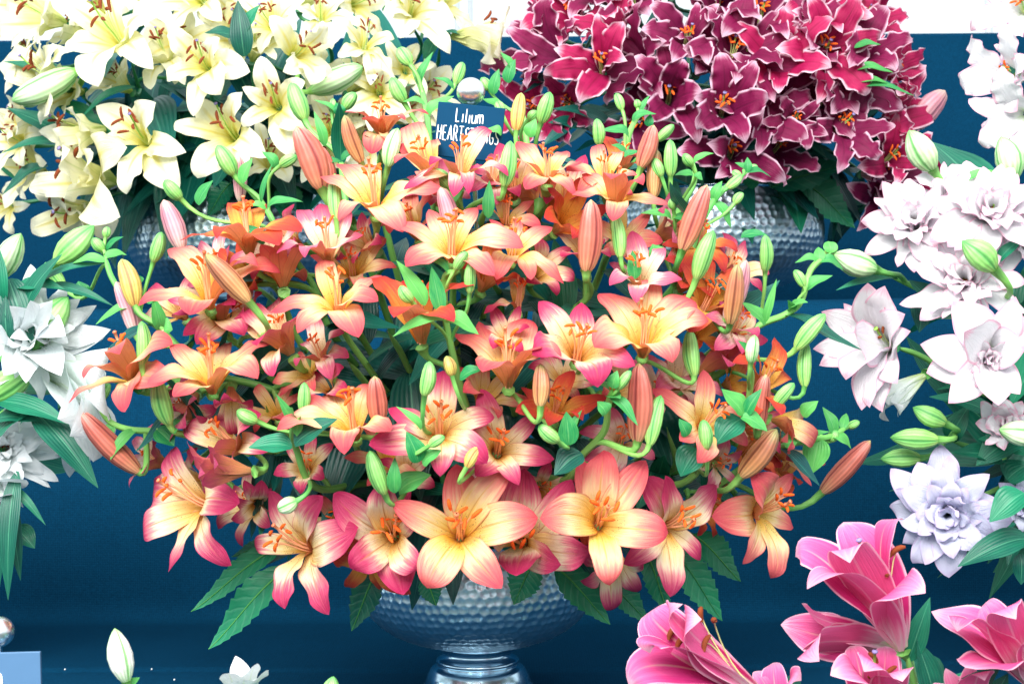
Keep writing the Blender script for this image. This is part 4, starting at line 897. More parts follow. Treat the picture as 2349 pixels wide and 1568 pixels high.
# bracts under the interior: extra deep leaves from the bowl
S('deep1', [(930, 830), (890, 760)], 'leafy lily stem filling the dark gap under the starry coral bloom', nleaf=16, llen=.12)
S('deep2', [(1290, 760), (1330, 690)], 'leafy lily stem filling the dark gap under the big upright coral bud', nleaf=14, llen=.12)
S('deep3', [(1000, 1120), (960, 1090)], 'leafy lily stem filling the gap above the outward-facing dark-throated bloom', nleaf=14, llen=.11)
BD('deep3', 882, 1132, 848, 1033, 42, dd=-.05); LF('deep3', 905, 1130, 905, 1050, 28, dd=-.05); LF('deep3', 915, 1128, 985, 1085, 54, 'bract', dd=-.03)
S('deep4', [(640, 1000), (610, 930)], 'leafy lily stem filling the gap behind the pair of broad dark leaves', nleaf=14, llen=.11)
S('deep5', [(1540, 1080), (1530, 980)], 'leafy lily stem filling the gap behind the massive coral bud', nleaf=14, llen=.11)
S('deep6', [(1150, 700), (1120, 640)], 'leafy lily stem filling the gap under the broad cream star', nleaf=14, llen=.12)
S('deep7', [(840, 880), (800, 830)], 'leafy lily stem filling the gap above the folded coral bud', nleaf=14, llen=.12)

FILL = [(640, 600), (860, 575), (960, 545), (1300, 485), (1180, 455), (690, 565), (600, 640), (590, 745), (720, 870), (1105, 665), (1275, 530), (1500, 545), (1545, 580), (1560, 665), (1650, 645), (1290, 885), (1385, 905), (1500, 935), (1545, 890), (1660, 885), (1695, 985), (1690, 1045), (1765, 1045), (640, 960), (885, 1065), (1150, 1095), (1235, 1110), (455, 955), (425, 730), (385, 1065), (480, 1105), (600, 1165), (780, 1190), (1455, 1235), (1590, 1150), (1420, 560), (1660, 790), (930, 1090), (1320, 1150), (1010, 470), (810, 640), (1220, 640), (545, 640), (1590, 780), (1100, 940)]
rf = random.Random(5)
OST = [(k, s.P[0]) for k, s in STEM.items() if s.b == 'o' and not k.startswith('deep')]
for i, (x, y) in enumerate(FILL):
    P = at(x, y, dome('o', x, y)+.08); key = min(OST, key=lambda q: np.linalg.norm(q[1]-P))[0]
    A = ((x-1080)/900+rf.uniform(-.35, .35), .45+rf.uniform(-.35, .3)-(.5 if y > 1080 else 0), .65)
    FL(key, (x, y), A, None, rf.choice(['om', 'om', 'or', 'oc', 'op']), dd=.055+rf.uniform(0, .02), L=rf.uniform(95, 130), th=rf.uniform(42, 66), roll=rf.uniform(0, 60), stam=rf.random() < .6)

# serrated foliage around the bowl rim, each leaf on its own stalk
def foliage(x0, y0, x1, y1, wpx, D, label, sag=.12, curl=.25, tilt=.15, V=VO, s=1.0, mat='foliage', base=None, serr=9):
    k = D/FP; P0 = at(x0, y0, D); L = math.hypot(x1-x0, y1-y0)*k; P1 = at(x1, y1, D-tilt*L)
    hd = nrm((P0-V)*np.array((1, 1, 0))); root = V+hd*.07*s+np.array((0, 0, .10*s)); rimp = V+hd*.100*s+np.array((0, 0, .179*s))
    t = empty('foliage_leaf', root)
    C, _ = crom([root, rimp, P0*.6+rimp*.4+np.array((0, 0, .012)), P0], 16)
    V_, F, U = tube(C, .0016, 6); mk('petiole', V_, F, MT['stemdark'], t, root, U)
    r2 = np.random.default_rng(int(x0+y1)); N0 = axis((0, .6, .8))
    Vb, F, U = leaf_mesh(P0, P1, wpx*k/2*1.08, sag, N0, r2, serr=serr, nu=serr*4+1, nv=9, fold=.18, curl=curl, pet=.02)
    bl = mk('blade', Vb, F, MT[mat], t, P0, U)
    W = Vb.reshape(serr*4+1, 9, 3); C = W[:, 4]+axis((0, .3, .9))*.0006
    V_, F, U = tube(C, np.linspace(.0011, .0003, len(C)), 5); mk('midrib', V_, F, MT['bract'], bl, P0, U)
    tag(t, label, 'leaf', 'serrated foliage leaves')
foliage(650, 1250, 425, 1388, 62, 1.42, 'narrow serrated leaf curling over bare cloth, the upper of a pair')
foliage(665, 1300, 463, 1478, 84, 1.40, 'broad serrated leaf with a hooked tip hanging below its narrower twin')
foliage(640, 1240, 528, 1268, 40, 1.44, 'short serrated leaf peeking from beneath the outward-tipped peach lily')
foliage(870, 1300, 799, 1445, 74, 1.385, 'pointed serrated leaf hanging straight down over the shoulder of the front bowl')
foliage(975, 1320, 1002, 1388, 54, 1.38, 'small serrated leaf tucked under the star-shaped lily on the front bowl')
foliage(1225, 1285, 1175, 1384, 84, 1.37, 'rounded bright serrated leaf lying flat on the front bowl')
foliage(1275, 1300, 1407, 1424, 82, 1.38, 'large veined serrated leaf crossing the edge of the front bowl')
foliage(1385, 1330, 1497, 1422, 66, 1.40, 'serrated leaf pointing at the pink trumpet lilies from the bowl edge')
foliage(1480, 1265, 1541, 1408, 66, 1.42, 'narrow serrated leaf hanging below the red-pointed petal')
foliage(1545, 1265, 1667, 1418, 84, 1.43, 'wide serrated leaf with a thread-like tip under the flank lilies')
foliage(1590, 1225, 1707, 1326, 78, 1.45, 'smooth-edged serrated leaf highest on the flank above bare cloth')
# ------------------------------------------------------------------ cream lilies (back, over the cream lilies' bowl)
def SY(key, poly, label, nleaf=7, **kw): return Stem(key, 'y', poly, label, nleaf=nleaf, dd=(.13, .05), llen=.14, **kw)
SY('y1', [(330, 220), (300, 140)], 'cream lily stem with the broadest open bloom and brown anthers, high against the sky')
FL('y1', (294, 114), (-.3, .35, .88), [(148, 118), (262, -25), (370, 38), (352, 160), (225, 200), (150, 12)], 'y')
FL('y1', (392, 155), (-.25, .6, .75), [(338, 60), (402, 38), (325, 155), (445, 90), (345, 205), (425, 195)], 'y', dd=.06)
SY('y2', [(490, 260), (482, 180)], 'cream lily stem facing straight out with three drooping anthers over dark leaves')
FL('y2', (480, 160), (-.1, .02, 1), [(574, 165), (444, 268), (393, 68), (383, 187), (507, 218), (503, 88)], 'y', dd=-.02)
FL('y2', (472, 8), (-.3, .2, .9), None, 'y', L=130, roll=20, dd=.03)
SY('y3', [(400, 420), (355, 345)], "cream lily stem with a hooded top petal just above the cream lilies' bowl")
FL('y3', (346, 330), (-.28, .1, .95), [(357, 236), (230, 322), (412, 434), (427, 350), (220, 243), (290, 447)], 'y', dd=-.02)
SY('y4', [(560, 400), (550, 330)], 'cream lily stem with a green throat beside the coral buds and the bowl rim')
FL('y4', (545, 320), (-.18, .1, .97), [(453, 228), (398, 290), (453, 410), (612, 362), (560, 405), (556, 212)], 'y', dd=-.02)
SY('y5', [(660, 330), (645, 255)], 'cream lily stem with a circle of six brown anthers above a long hanging petal')
FL('y5', (640, 246), (-.05, 0, 1), [(598, 128), (702, 188), (672, 360), (556, 292), (705, 292), (556, 200)], 'y', dd=-.02)
FL('y5', (765, 310), (0, .2, 1), None, 'y', L=110, roll=10, dd=.03)
SY('y6', [(700, 240), (680, 150)], 'bell-shaped cream lily stem with its style bent down and a big green bud')
FL('y6', (672, 128), (.55, -.1, .83), [(618, 38), (785, 78), (762, 172), (648, 165), (712, 195), (742, 48)], 'y', dd=-.02)
BD('y6', 716, 208, 832, 153, 58, 'bw', tilt=.1)
FL('y6', (632, 72), (-.2, .4, .9), None, 'y', L=115, roll=35, dd=.04)
SY('y7', [(330, 460), (275, 420)], 'cream lily stem turned sideways at the lowest edge over the bowl shoulder')
FL('y7', (264, 416), (-.66, .05, .75), [(160, 342), (150, 442), (276, 498), (214, 350), (292, 338), (68, 430)], 'y', dd=-.02)
FL('y7', (217, 470), (-.45, -.5, .74), [(73, 428), (73, 522), (140, 528), (202, 535), (272, 504), (130, 440)], 'y', dd=.01)
SY('y8', [(260, 280), (180, 215)], 'cream lily stem at the outer edge with splayed anthers in front of navy cloth')
FL('y8', (150, 202), (-.82, .25, .5), [(28, 130), (90, 98), (132, 108), (58, 222), (110, 262), (165, 118)], 'y')
BD('y8', 172, 166, 28, 232, 64, 'bw', tilt=.1, dd=-.05); BD('y8', 160, 178, 55, 245, 36, 'bw', dd=-.04)
SY('y9', [(300, 340), (250, 305)], 'cream lily stem with a ribbed green trumpet pointing down and outward')
FL('y9', (241, 296), (-.75, -.3, .55), [(100, 240), (138, 300), (128, 352), (192, 352), (168, 250), (88, 302)], 'y', th=38)
FL('y9', (60, 330), (-.4, .1, .9), None, 'y', L=105, roll=10, dd=.05)
SY('y10', [(760, 150), (740, 70)], 'cream lily stem at the crown whose bloom opens towards the marquee roof')
FL('y10', (737, 52), (.05, .5, .85), [(678, 18), (792, -5), (824, 62), (762, 114), (688, 102), (740, -35)], 'y', dd=.02)
FL('y10', (545, 100), (.1, .3, .9), None, 'y', L=110, roll=40, dd=.08)
SY('y11', [(860, 220), (838, 130)], 'cream lily stem with upright anthers and a big folded lower petal by the bud')
FL('y11', (834, 116), (.28, .5, .82), [(778, 58), (822, 36), (904, 90), (903, 186), (776, 132), (850, 196)], 'y')
SY('y12', [(880, 310), (872, 230)], 'cream lily stem with a violet stigma among yellowish petals behind the top coral lilies')
FL('y12', (870, 216), (0, 0, 1), [(850, 145), (935, 190), (945, 265), (850, 305), (786, 252), (798, 178)], 'y', dd=-.01)
FL('y12', (855, 335), (0, .1, 1), None, 'y', L=105, roll=50, dd=.04)
SY('y13', [(960, 130), (942, 50)], 'cream lily stem on the crown next to the pale sky gap')
FL('y13', (940, 40), (.2, .2, .95), [(908, -30), (1002, -22), (1042, 40), (1032, 124), (918, 88), (878, 30)], 'y')
FL('y13', (930, 165), (.1, 0, 1), None, 'y', L=82, roll=15, dd=.04)
SY('y14', [(985, 170), (1010, 105)], 'cream lily stem with a long side-on trumpet and a brush of brown anthers')
FL('y14', (1037, 83), (.96, -.06, .2), [(1166, 12), (1152, 75), (1157, 152), (1140, 58), (1132, 122), (1102, 142)], 'y', th=17)
LF('y14', 1010, 80, 970, 150, 34, 'leaf'); LF('y14', 1020, 75, 1062, 78, 14, 'leaf')
SY('y15', [(220, 120), (165, 60)], 'cream lily stem with large overlapping petals where the crown meets the sky')
FL('y15', (150, 52), (-.75, .1, .65), [(18, 0), (-5, 60), (28, 112), (92, 98), (122, -12), (60, 135)], 'y')
FL('y15', (60, 22), (-.4, .3, .85), None, 'y', L=125, roll=25, dd=.03)
FL('y15', (335, -8), (0, .4, .9), None, 'y', L=120, roll=5, dd=.04)
FL('y15', (215, 0), (-.1, .5, .8), None, 'y', L=115, roll=45, dd=.06)
SY('y16', [(700, 400), (720, 350)], 'cream lily stem low among the coral buds with its petals half covered')
FL('y16', (735, 372), (.1, .1, 1), None, 'y', L=95, roll=0, dd=.03)
FL('y16', (30, 470), (-.3, -.2, .9), None, 'y', L=85, roll=0, dd=.02)
SY('y17', [(170, 350), (110, 300)], 'leafy cream lily stem with long blue-green leaves arching over the edge', nleaf=10)
for (a, b, c, d, e) in [(170, 200, 10, 130, 38), (220, 300, 110, 215, 46), (150, 330, 20, 240, 52), (160, 330, 0, 340, 30), (110, 380, 0, 440, 34), (60, 420, -20, 360, 40), (310, 200, 180, 260, 26), (250, 320, 170, 250, 40)]:
    LF('y17', a, b, c, d, e, 'leaf', dd=.02)
SY('y18', [(420, 330), (410, 260)], 'leafy cream lily stem filling the dark heart of the cream bouquet', nleaf=16)
SY('y19', [(590, 250), (575, 160)], 'leafy cream lily stem with glossy leaves between two outward-facing blooms', nleaf=14)
LF('y19', 560, 130, 545, 0, 44, 'leaf', dd=-.02); LF('y19', 555, 90, 590, 10, 40, 'leaf', dd=-.02); LF('y19', 545, 90, 470, 70, 40, 'leaf', dd=-.02)
YST = [(k, s.P[-1]) for k, s in STEM.items() if s.b == 'y']
rc = random.Random(3)
for (x, y) in [(110, 150), (200, 90), (240, 40), (400, 20), (560, 40), (690, 20), (800, 10), (890, 20), (580, 140), (420, 100), (700, 190), (800, 210), (300, 210), (110, 400), (90, 270), (190, 210), (790, 300), (900, 280), (960, 230), (620, 390), (1000, 20)]:
    P = at(x, y, dome('y', x, y)+.05); key = min(YST, key=lambda q: np.linalg.norm(q[1]-P))[0]
    FL(key, (x, y), ((x-520)/600+rc.uniform(-.6, .6), .25+rc.uniform(-.5, .5), .6), None, 'y', dd=rc.uniform(.03, .08), L=rc.uniform(95, 125), th=rc.uniform(38, 60), roll=rc.uniform(0, 60))
foliage(470, 400, 420, 300, 62, 2.08, 'pale veined serrated leaf between two outward-facing cream lilies', V=VY, s=1.27)
foliage(530, 420, 470, 490, 66, 2.02, "toothed dark leaf over the rim of the cream lilies' metal bowl", V=VY, s=1.27)
foliage(640, 430, 690, 480, 70, 2.02, "toothed dark leaf on the cream lilies' bowl beside the climbing peach lily stem", V=VY, s=1.27)
foliage(620, 400, 640, 350, 60, 2.04, 'toothed leaf in shadow under the long hanging cream petal', V=VY, s=1.27)

# ------------------------------------------------------------------ crimson lilies (back, over the crimson lilies' bowl)
def SCr(key, poly, label, nleaf=6, **kw): return Stem(key, 'c', poly, label, nleaf=nleaf, dd=(.14, .06), llen=.13, **kw)
SCr('c1', [(1440, 240), (1390, 180)], 'white-edged crimson lily stem with a bright pinkish bloom nearest the name card')
FL('c1', (1382, 168), (-.15, .15, .97), [(1270, 112), (1370, 30), (1430, 50), (1245, 172), (1330, 238), (1440, 140)], 'cr', dd=-.02)
FL('c1', (1250, 140), (-.7, .3, .6), None, 'c', L=105, roll=15, dd=.02)
FL('c1', (1320, 240), (-.2, -.3, .9), None, 'cr', L=80, roll=40, dd=.05)
SCr('c2', [(1560, 320), (1535, 250)], 'wine-red lily stem whose green filaments stand in a shaded star above dark leaves')
FL('c2', (1532, 236), (0, .1, 1), [(1570, 135), (1455, 130), (1515, 90), (1480, 285), (1612, 215), (1600, 330)], 'c', dd=-.01)
SCr('c3', [(1670, 350), (1655, 270)], 'wine-red lily stem with the tallest cupped petal and orange anthers in its throat')
FL('c3', (1652, 268), (.0, .12, .99), [(1650, 122), (1735, 140), (1765, 228), (1710, 330), (1598, 300), (1590, 225)], 'c', dd=-.03)
SCr('c4', [(1690, 420), (1675, 375)], 'wine-red lily stem lowest over the hammered bowl with one petal stretched sideways')
FL('c4', (1672, 362), (0, 0, 1), [(1550, 345), (1755, 245), (1802, 415), (1700, 420), (1620, 330), (1640, 410)], 'c', dd=-.02)
FL('c4', (1770, 350), (.2, 0, .98), None, 'c', L=85, roll=30, dd=.04)
SCr('c5', [(1590, 200), (1575, 120)], 'white-edged crimson lily stem with two tall arching petals high in the dome')
FL('c5', (1572, 110), (.02, .3, .95), [(1490, 15), (1650, 10), (1625, 150), (1540, 145), (1470, 70), (1600, 5)], 'c', dd=-.02)
FL('c5', (1460, 40), (-.2, .4, .9), None, 'c', L=105, roll=10, dd=.03)
SCr('c6', [(1500, 320), (1462, 290)], 'white-edged crimson lily stem low near the tiny green budlets')
FL('c6', (1458, 282), (-.2, -.1, .97), None, 'c', L=90, roll=0, dd=.03)
FL('c6', (1245, 250), (-.5, -.1, .8), None, 'cr', L=95, roll=20, dd=.04)
SCr('c7', [(1720, 200), (1690, 150)], 'crimson lily stem behind the tallest cupped petal, its frilled bloom half seen')
FL('c7', (1672, 148), (.1, .25, .95), None, 'c', L=112, roll=25)
FL('c7', (1640, 40), (0, .4, .9), None, 'c', L=112, roll=5, dd=.01)
SCr('c8', [(1820, 220), (1790, 170)], 'rosy crimson lily stem in the thick of the dome with crossed white frills')
FL('c8', (1785, 165), (.12, .2, .97), None, 'cr', L=112, roll=35)
FL('c8', (1740, 70), (.1, .4, .9), None, 'c', L=112, roll=50, dd=.01)
SCr('c9', [(1840, 340), (1820, 290)], 'white-edged crimson lily stem with a small pale triangle of petal across its face')
FL('c9', (1820, 282), (.08, 0, 1), [(1790, 220), (1880, 230), (1900, 310), (1770, 330), (1850, 345), (1740, 280)], 'c', dd=-.01)
SCr('c10', [(1930, 350), (1915, 300)], 'white-edged crimson lily stem between the dome and the brightest low bloom')
FL('c10', (1912, 298), (.2, 0, .97), None, 'c', L=105, roll=15)
SCr('c11', [(2020, 430), (2025, 380)], 'brightest crimson lily stem beside the pale green bud of the white lilies')
FL('c11', (2025, 372), (.3, 0, .95), [(2055, 258), (1930, 330), (1965, 385), (2050, 425), (2115, 370), (2110, 305)], 'cr', dd=-.02)
BD('c11', 2095, 292, 2168, 208, 58, 'bp', tilt=.1, dd=-.01)
SCr('c12', [(1960, 480), (2005, 450)], 'crimson lily stem drooping down to the double white flowers')
FL('c12', (2012, 445), (.1, -.35, .9), [(1940, 420), (1965, 530), (2050, 460), (2070, 520), (2000, 390), (2100, 440)], 'c', dd=.0)
SCr('c13', [(2000, 240), (2030, 190)], 'magenta lily stem at the outer flank showing its petal backs to the navy panel')
FL('c13', (2010, 165), (.75, .15, .5), [(2090, 90), (2125, 150), (2100, 230), (2050, 95), (2060, 220), (2110, 120)], 'cr', th=50, dd=.01)
FL('c13', (2020, 235), (.5, -.3, .7), None, 'cr', L=90, roll=10, dd=.04)
SCr('c14', [(1900, 200), (1880, 140)], 'crimson lily stem on the shoulder of the dome near the bright green leaves')
FL('c14', (1868, 130), (.3, .3, .9), None, 'cr', L=110, roll=20)
FL('c14', (1930, 200), (.35, .1, .9), None, 'c', L=100, roll=45, dd=.01)
SCr('c15', [(1880, 120), (1880, 60)], 'crimson lily stem at the shoulder where the dome meets the pale sky')
FL('c15', (1850, 40), (.2, .5, .8), None, 'cr', L=112, roll=40, dd=.01)
FL('c15', (1955, 70), (.55, .4, .7), None, 'cr', L=100, roll=10, dd=.04)
SCr('c16', [(1400, 120), (1360, 60)], 'crimson lily stem at the pale sky edge with rolled petals and a lone stigma')
FL('c16', (1330, 55), (-.4, .4, .8), None, 'cr', L=112, roll=30, dd=.04)
FL('c16', (1290, 90), (-.6, .3, .6), None, 'c', L=90, roll=0, dd=.07)
FL('c16', (1400, 10), (-.2, .5, .8), None, 'c', L=110, roll=15, dd=.05)
SCr('c17', [(1720, 100), (1720, 20)], 'crimson lily stem along the crown of the dome above the two tall arching petals')
FL('c17', (1540, -5), (0, .5, .8), None, 'c', L=110, roll=25, dd=.05)
FL('c17', (1760, -5), (.1, .5, .8), None, 'c', L=110, roll=15, dd=.05)
FL('c17', (1900, -20), (.3, .5, .7), None, 'cr', L=105, roll=35, dd=.07)
SCr('c18', [(1750, 290), (1740, 230)], 'crimson lily stem filling the dark middle of the dome with overlapping frills')
FL('c18', (1750, 215), (.05, .1, 1), None, 'c', L=105, roll=40, dd=.03)
FL('c18', (1880, 240), (.2, .05, .97), None, 'c', L=95, roll=5, dd=.03)
FL('c18', (1480, 180), (-.1, .1, 1), None, 'c', L=100, roll=15, dd=.06)
SCr('c19', [(1420, 350), (1340, 300)], 'leafy crimson lily stem spreading dark green leaves below the pinkish bloom', nleaf=14)
for (a, b, c, d, e) in [(1400, 290, 1270, 240, 40), (1350, 300, 1260, 275, 46), (1330, 260, 1400, 250, 30), (1340, 280, 1240, 330, 40), (1400, 300, 1480, 260, 30), (1300, 190, 1190, 180, 34), (1300, 180, 1200, 205, 24)]:
    LF('c19', a, b, c, d, e, 'leafdark', dd=.04)
SCr('c20', [(1980, 250), (1990, 190)], 'crimson lily stem showing bright green leaves at the outer flank', nleaf=5)
for (a, b, c, d, e) in [(1960, 160, 2050, 160, 26), (1965, 200, 2100, 210, 20), (1960, 190, 2040, 185, 22), (1960, 110, 2020, 98, 24)]:
    LF('c20', a, b, c, d, e, 'bract', dd=-.06)
SCr('c21', [(1600, 380), (1590, 330)], "leafy crimson lily stem in deep shade above the crimson lilies' bowl", nleaf=16)
rc = random.Random(9)
CST = [(k, s.P[-1]) for k, s in STEM.items() if s.b == 'c']
for (x, y) in [(1300, 140), (1430, 100), (1500, 150), (1600, 170), (1610, 60), (1720, 170), (1790, 110), (1850, 190), (1960, 150), (1940, 250), (1990, 300), (1720, 290), (1690, 20), (1950, 20), (1980, 400)]:
    P = at(x, y, dome('c', x, y)+.05); key = min(CST, key=lambda q: np.linalg.norm(q[1]-P))[0]
    FL(key, (x, y), ((x-1680)/500+rc.uniform(-.6, .6), .25+rc.uniform(-.5, .5), .6), None, rc.choice(['c', 'c', 'cr']), dd=rc.uniform(.0, .05), L=rc.uniform(85, 115), th=rc.uniform(40, 62), roll=rc.uniform(0, 60), stam=rc.random() < .5)
FL('c12', (2060, 420), (.5, -.4, .7), None, 'cr', L=95, roll=20, dd=.05, stam=False)
foliage(1770, 430, 1945, 372, 92, 2.03, "large wavy-edged dark leaf above the rim of the crimson lilies' bowl", V=VC, s=1.27, sag=.05, curl=.05)
foliage(1840, 420, 1970, 510, 96, 2.05, "broad shaded toothed leaf beside the rim of the crimson lilies' bowl", V=VC, s=1.27)
foliage(1740, 420, 1690, 400, 60, 2.03, 'small toothed leaf in front of the lowest wine-red lily', V=VC, s=1.27)

# ------------------------------------------------------------------ double white lilies with pink edges
def SW(key, poly, label, nleaf=5, **kw): return Stem(key, 'w', poly, label, nleaf=nleaf, dd=(.10, .04), llen=.15, **kw)
SW('w1', [(2250, 900), (2120, 820), (2050, 795)], 'double white lily stem leaning out alone over navy cloth with splayed narrow petals', nleaf=2)
FL('w1', (2045, 795), (-.7, .12, .7), [(1883, 715), (1865, 800), (1880, 838), (1935, 695), (1990, 650), (1925, 735), (2030, 655), (2075, 720), (1975, 940), (1995, 935), (2025, 945), (2060, 880), (1940, 870), (2090, 760), (1960, 760)], 'wd', th=52, kind='w', width=1.15)
FL('w1', (2118, 862), (-.75, -.45, .3), [(2040, 965), (2060, 955), (2020, 900), (2075, 930)], 'w', th=20, kind='p', dd=.03, stam=False, width=1.0)
SW('w2', [(2330, 780), (2220, 680)], 'double white lily stem with stacked petals behind the largest pink-edged bloom')
FL('w2', (2215, 660), (-.35, .35, .85), None, 'wd', L=140, nlay=5, roll=10, width=1.25)
SW('w3', [(2380, 900), (2275, 820)], 'largest double white lily stem with clear pink edges and a knotted centre')
FL('w3', (2265, 812), (-.15, .02, .98), [(2185, 690), (2110, 790), (2125, 855), (2175, 925), (2290, 930), (2340, 905), (2352, 800), (2330, 680), (2210, 760), (2380, 720)], 'wd', dd=-.03, kind='w', width=1.55, th=62, stam=False)
FL('w3', (2262, 822), (-.1, -.1, 1), None, 'wd', L=75, nlay=3, roll=30, dd=-.04, width=1.35, th=40)
SW('w4', [(2250, 620), (2120, 540)], 'double white lily stem with ruffled petals against the lowest crimson bloom')
FL('w4', (2100, 525), (-.3, .3, .9), None, 'wd', L=135, nlay=5, roll=0, width=1.35)
SW('w5', [(2380, 620), (2280, 520)], 'double white lily stem, bright and full, at the crown above the plump green bud')
FL('w5', (2265, 500), (-.1, .35, .92), None, 'wd', L=145, nlay=5, roll=20, width=1.35, dd=-.01)
FL('w5', (2180, 470), (-.2, .5, .85), None, 'wd', L=115, nlay=4, roll=40, width=1.35, dd=.03)
FL('w5', (2345, 560), (0, .2, 1), None, 'wd', L=110, nlay=3, roll=0, width=1.3)
SW('w6', [(2330, 1100), (2200, 1160)], 'lilac-white double lily stem, ruffled and shaded, hanging above the pink trumpets')
FL('w6', (2175, 1165), (-.3, -.12, .93), None, 'wl', L=145, nlay=6, roll=10, width=1.55, dd=-.02)
FL('w6', (2335, 1150), (0, -.2, .95), None, 'wl', L=100, nlay=3, roll=10, width=1.4, dd=.05)
SW('w7', [(2380, 1040), (2310, 980)], 'double white lily stem still furled like a cabbage beside a green bud')
FL('w7', (2330, 985), (-.6, .25, .7), None, 'wd', L=110, nlay=4, roll=10, width=1.4, th=26, stam=False)
BD('w7', 2385, 1000, 2292, 985, 58, 'bw', fat=True, dd=-.05)
SW('w8', [(2340, 560), (2240, 470), (2150, 405)], 'double white lily stem with two fat pale buds rising before the navy panel', nleaf=3)
BD('w8', 2142, 392, 2085, 299, 66, 'bw', fat=True, tilt=.1); BD('w8', 2325, 415, 2296, 313, 66, 'bw', fat=True, dd=.02); LF('w8', 2192, 438, 2320, 390, 22, 'bract', sag=.35, curl=.2, dd=-.02)
SW('w9', [(2260, 760), (2120, 670), (2030, 628)], 'double white lily stem with a plump green bud pointing at the curled leaflets', nleaf=3)
BD('w9', 2012, 620, 1912, 583, 62, 'bw', fat=True, tilt=.1); BD('w9', 2283, 620, 2207, 552, 64, 'bg', fat=True, dd=-.05)
LF('w9', 2120, 670, 2110, 760, 50, 'leaf', dd=.02); LF('w9', 2060, 640, 1920, 655, 26, 'leaf', dd=.03); LF('w9', 2290, 600, 2350, 540, 26, 'leaf', dd=-.02); LF('w9', 2130, 700, 2090, 640, 46, 'leaf', dd=.03)
SW('w10', [(2340, 1060), (2240, 1030), (2180, 1010)], 'double white lily stem with three green buds pointing sideways over bare cloth', nleaf=3)
BD('w10', 2172, 972, 2094, 934, 46, 'bg', fat=True); BD('w10', 2156, 1008, 2042, 1003, 50, 'bg', fat=True, dd=-.02); BD('w10', 2115, 1050, 2020, 1052, 44, 'bg', fat=True, dd=-.0)
for (a, b, c, d, e) in [(2160, 1000, 2220, 930, 44), (2300, 1060, 2190, 1030, 50), (2349, 1040, 2250, 1000, 60), (2280, 960, 2140, 900, 50), (2340, 1000, 2240, 1060, 70), (2310, 1100, 2360, 1060, 60)]:
    LF('w10', a, b, c, d, e, 'leaf', dd=.03)
SW('w11', [(2400, 1240), (2330, 1230)], 'leafy lily stem with wavy green leaves under the lilac-white bloom', nleaf=4)
for (a, b, c, d, e) in [(2360, 1235, 2200, 1285, 60), (2349, 1130, 2270, 1190, 60), (2340, 1270, 2345, 1340, 40), (2330, 1200, 2150, 1310, 26), (2200, 1110, 2045, 1112, 16)]:
    LF('w11', a, b, c, d, e, 'leaf', dd=.02 if a < 2340 else -.06, curl=.2)
SW('w12', [(2400, 400), (2380, 250), (2370, 120)], 'white lily stem with curled narrow petals against the pale sky gap', nleaf=3, flw=None)
FL('w12', (2355, 30), (-.5, .2, .8), None, 'wd', L=110, roll=20, width=1.0, dd=.1, kind='c')
FL('w12', (2345, 180), (-.75, -.1, .6), None, 'wd', L=105, roll=0, width=1.3, dd=.1, kind='c')
FL('w12', (2355, 260), (-.5, -.2, .8), None, 'wd', L=95, roll=30, width=1.2, dd=.1, kind='c', stam=False)
LF('w12', 2340, 150, 2275, 205, 22, 'leaf', dd=.08)

# ------------------------------------------------------------------ plain white lilies at the other side
def SL(key, poly, label, nleaf=3, **kw): return Stem(key, 'l', poly, label, nleaf=nleaf, dd=(.10, .04), llen=.15, **kw)
SL('l1', [(-20, 900), (50, 800)], 'double white lily stem with spiky petals spreading over navy cloth')
FL('l1', (55, 790), (.45, .2, .85), [(185, 685), (222, 700), (255, 755), (200, 745), (198, 800), (120, 690), (70, 690), (20, 700), (10, 860), (60, 880), (140, 860), (90, 740), (150, 770), (-20, 780)], 'w', kind='w', th=58, width=.85)
FL('l1', (70, 780), (.55, .25, .8), None, 'w', L=165, nlay=4, roll=15, width=.95, dd=-.02)
SL('l2', [(-40, 920), (30, 860), (75, 850)], 'white lily stem with a drooping green-ribbed trumpet near the outermost coral bloom')
FL('l2', (82, 850), (.85, -.1, .5), [(205, 830), (200, 910), (190, 990), (160, 1000), (215, 1060), (130, 960)], 'w', kind='p', th=30, width=1.2, stam=False)
BD('l2', -40, 920, 78, 842, 74, 'bg', fat=True, dd=-.05)
FL('l2', (150, 940), (.4, -.8, .4), [(195, 1085), (160, 1095), (215, 1010), (150, 1040), (255, 1010)], 'w', kind='w', th=40, width=1.3, dd=.03, stam=False)
SL('l3', [(-40, 1100), (0, 1050)], 'shaggy double white lily stem with many narrow petals below the dark arching leaf')
FL('l3', (5, 1030), (.4, .1, .9), None, 'w', L=150, nlay=6, roll=0, width=.9)
FL('l3', (-20, 1080), (.4, -.7, .6), [(40, 1210), (20, 1130), (60, 1100), (-30, 1210), (45, 1160)], 'w', kind='w', th=40, width=1.3, stam=False)
SL('l4', [(-30, 800), (60, 690), (115, 640)], 'white lily stem with a long plump green bud rising towards the cream lilies')
BD('l4', 126, 604, 216, 517, 62, 'bg', fat=True); BD('l4', 97, 778, 156, 680, 70, 'bg', fat=True, dd=-.05); BD('l4', -5, 640, 48, 535, 60, 'bw', fat=True, dd=-.02)
for (a, b, c, d, e) in [(105, 660, 258, 690, 26), (60, 720, 130, 580, 50), (20, 640, 72, 800, 60), (40, 660, 145, 655, 40), (0, 700, -10, 560, 50), (80, 660, 240, 590, 24), (20, 790, 10, 680, 40)]:
    LF('l4', a, b, c, d, e, 'leaf', dd=-.05)
SL('l5', [(-60, 1000), (20, 930)], 'white lily stem with broad dark leaves arching across the navy cloth')
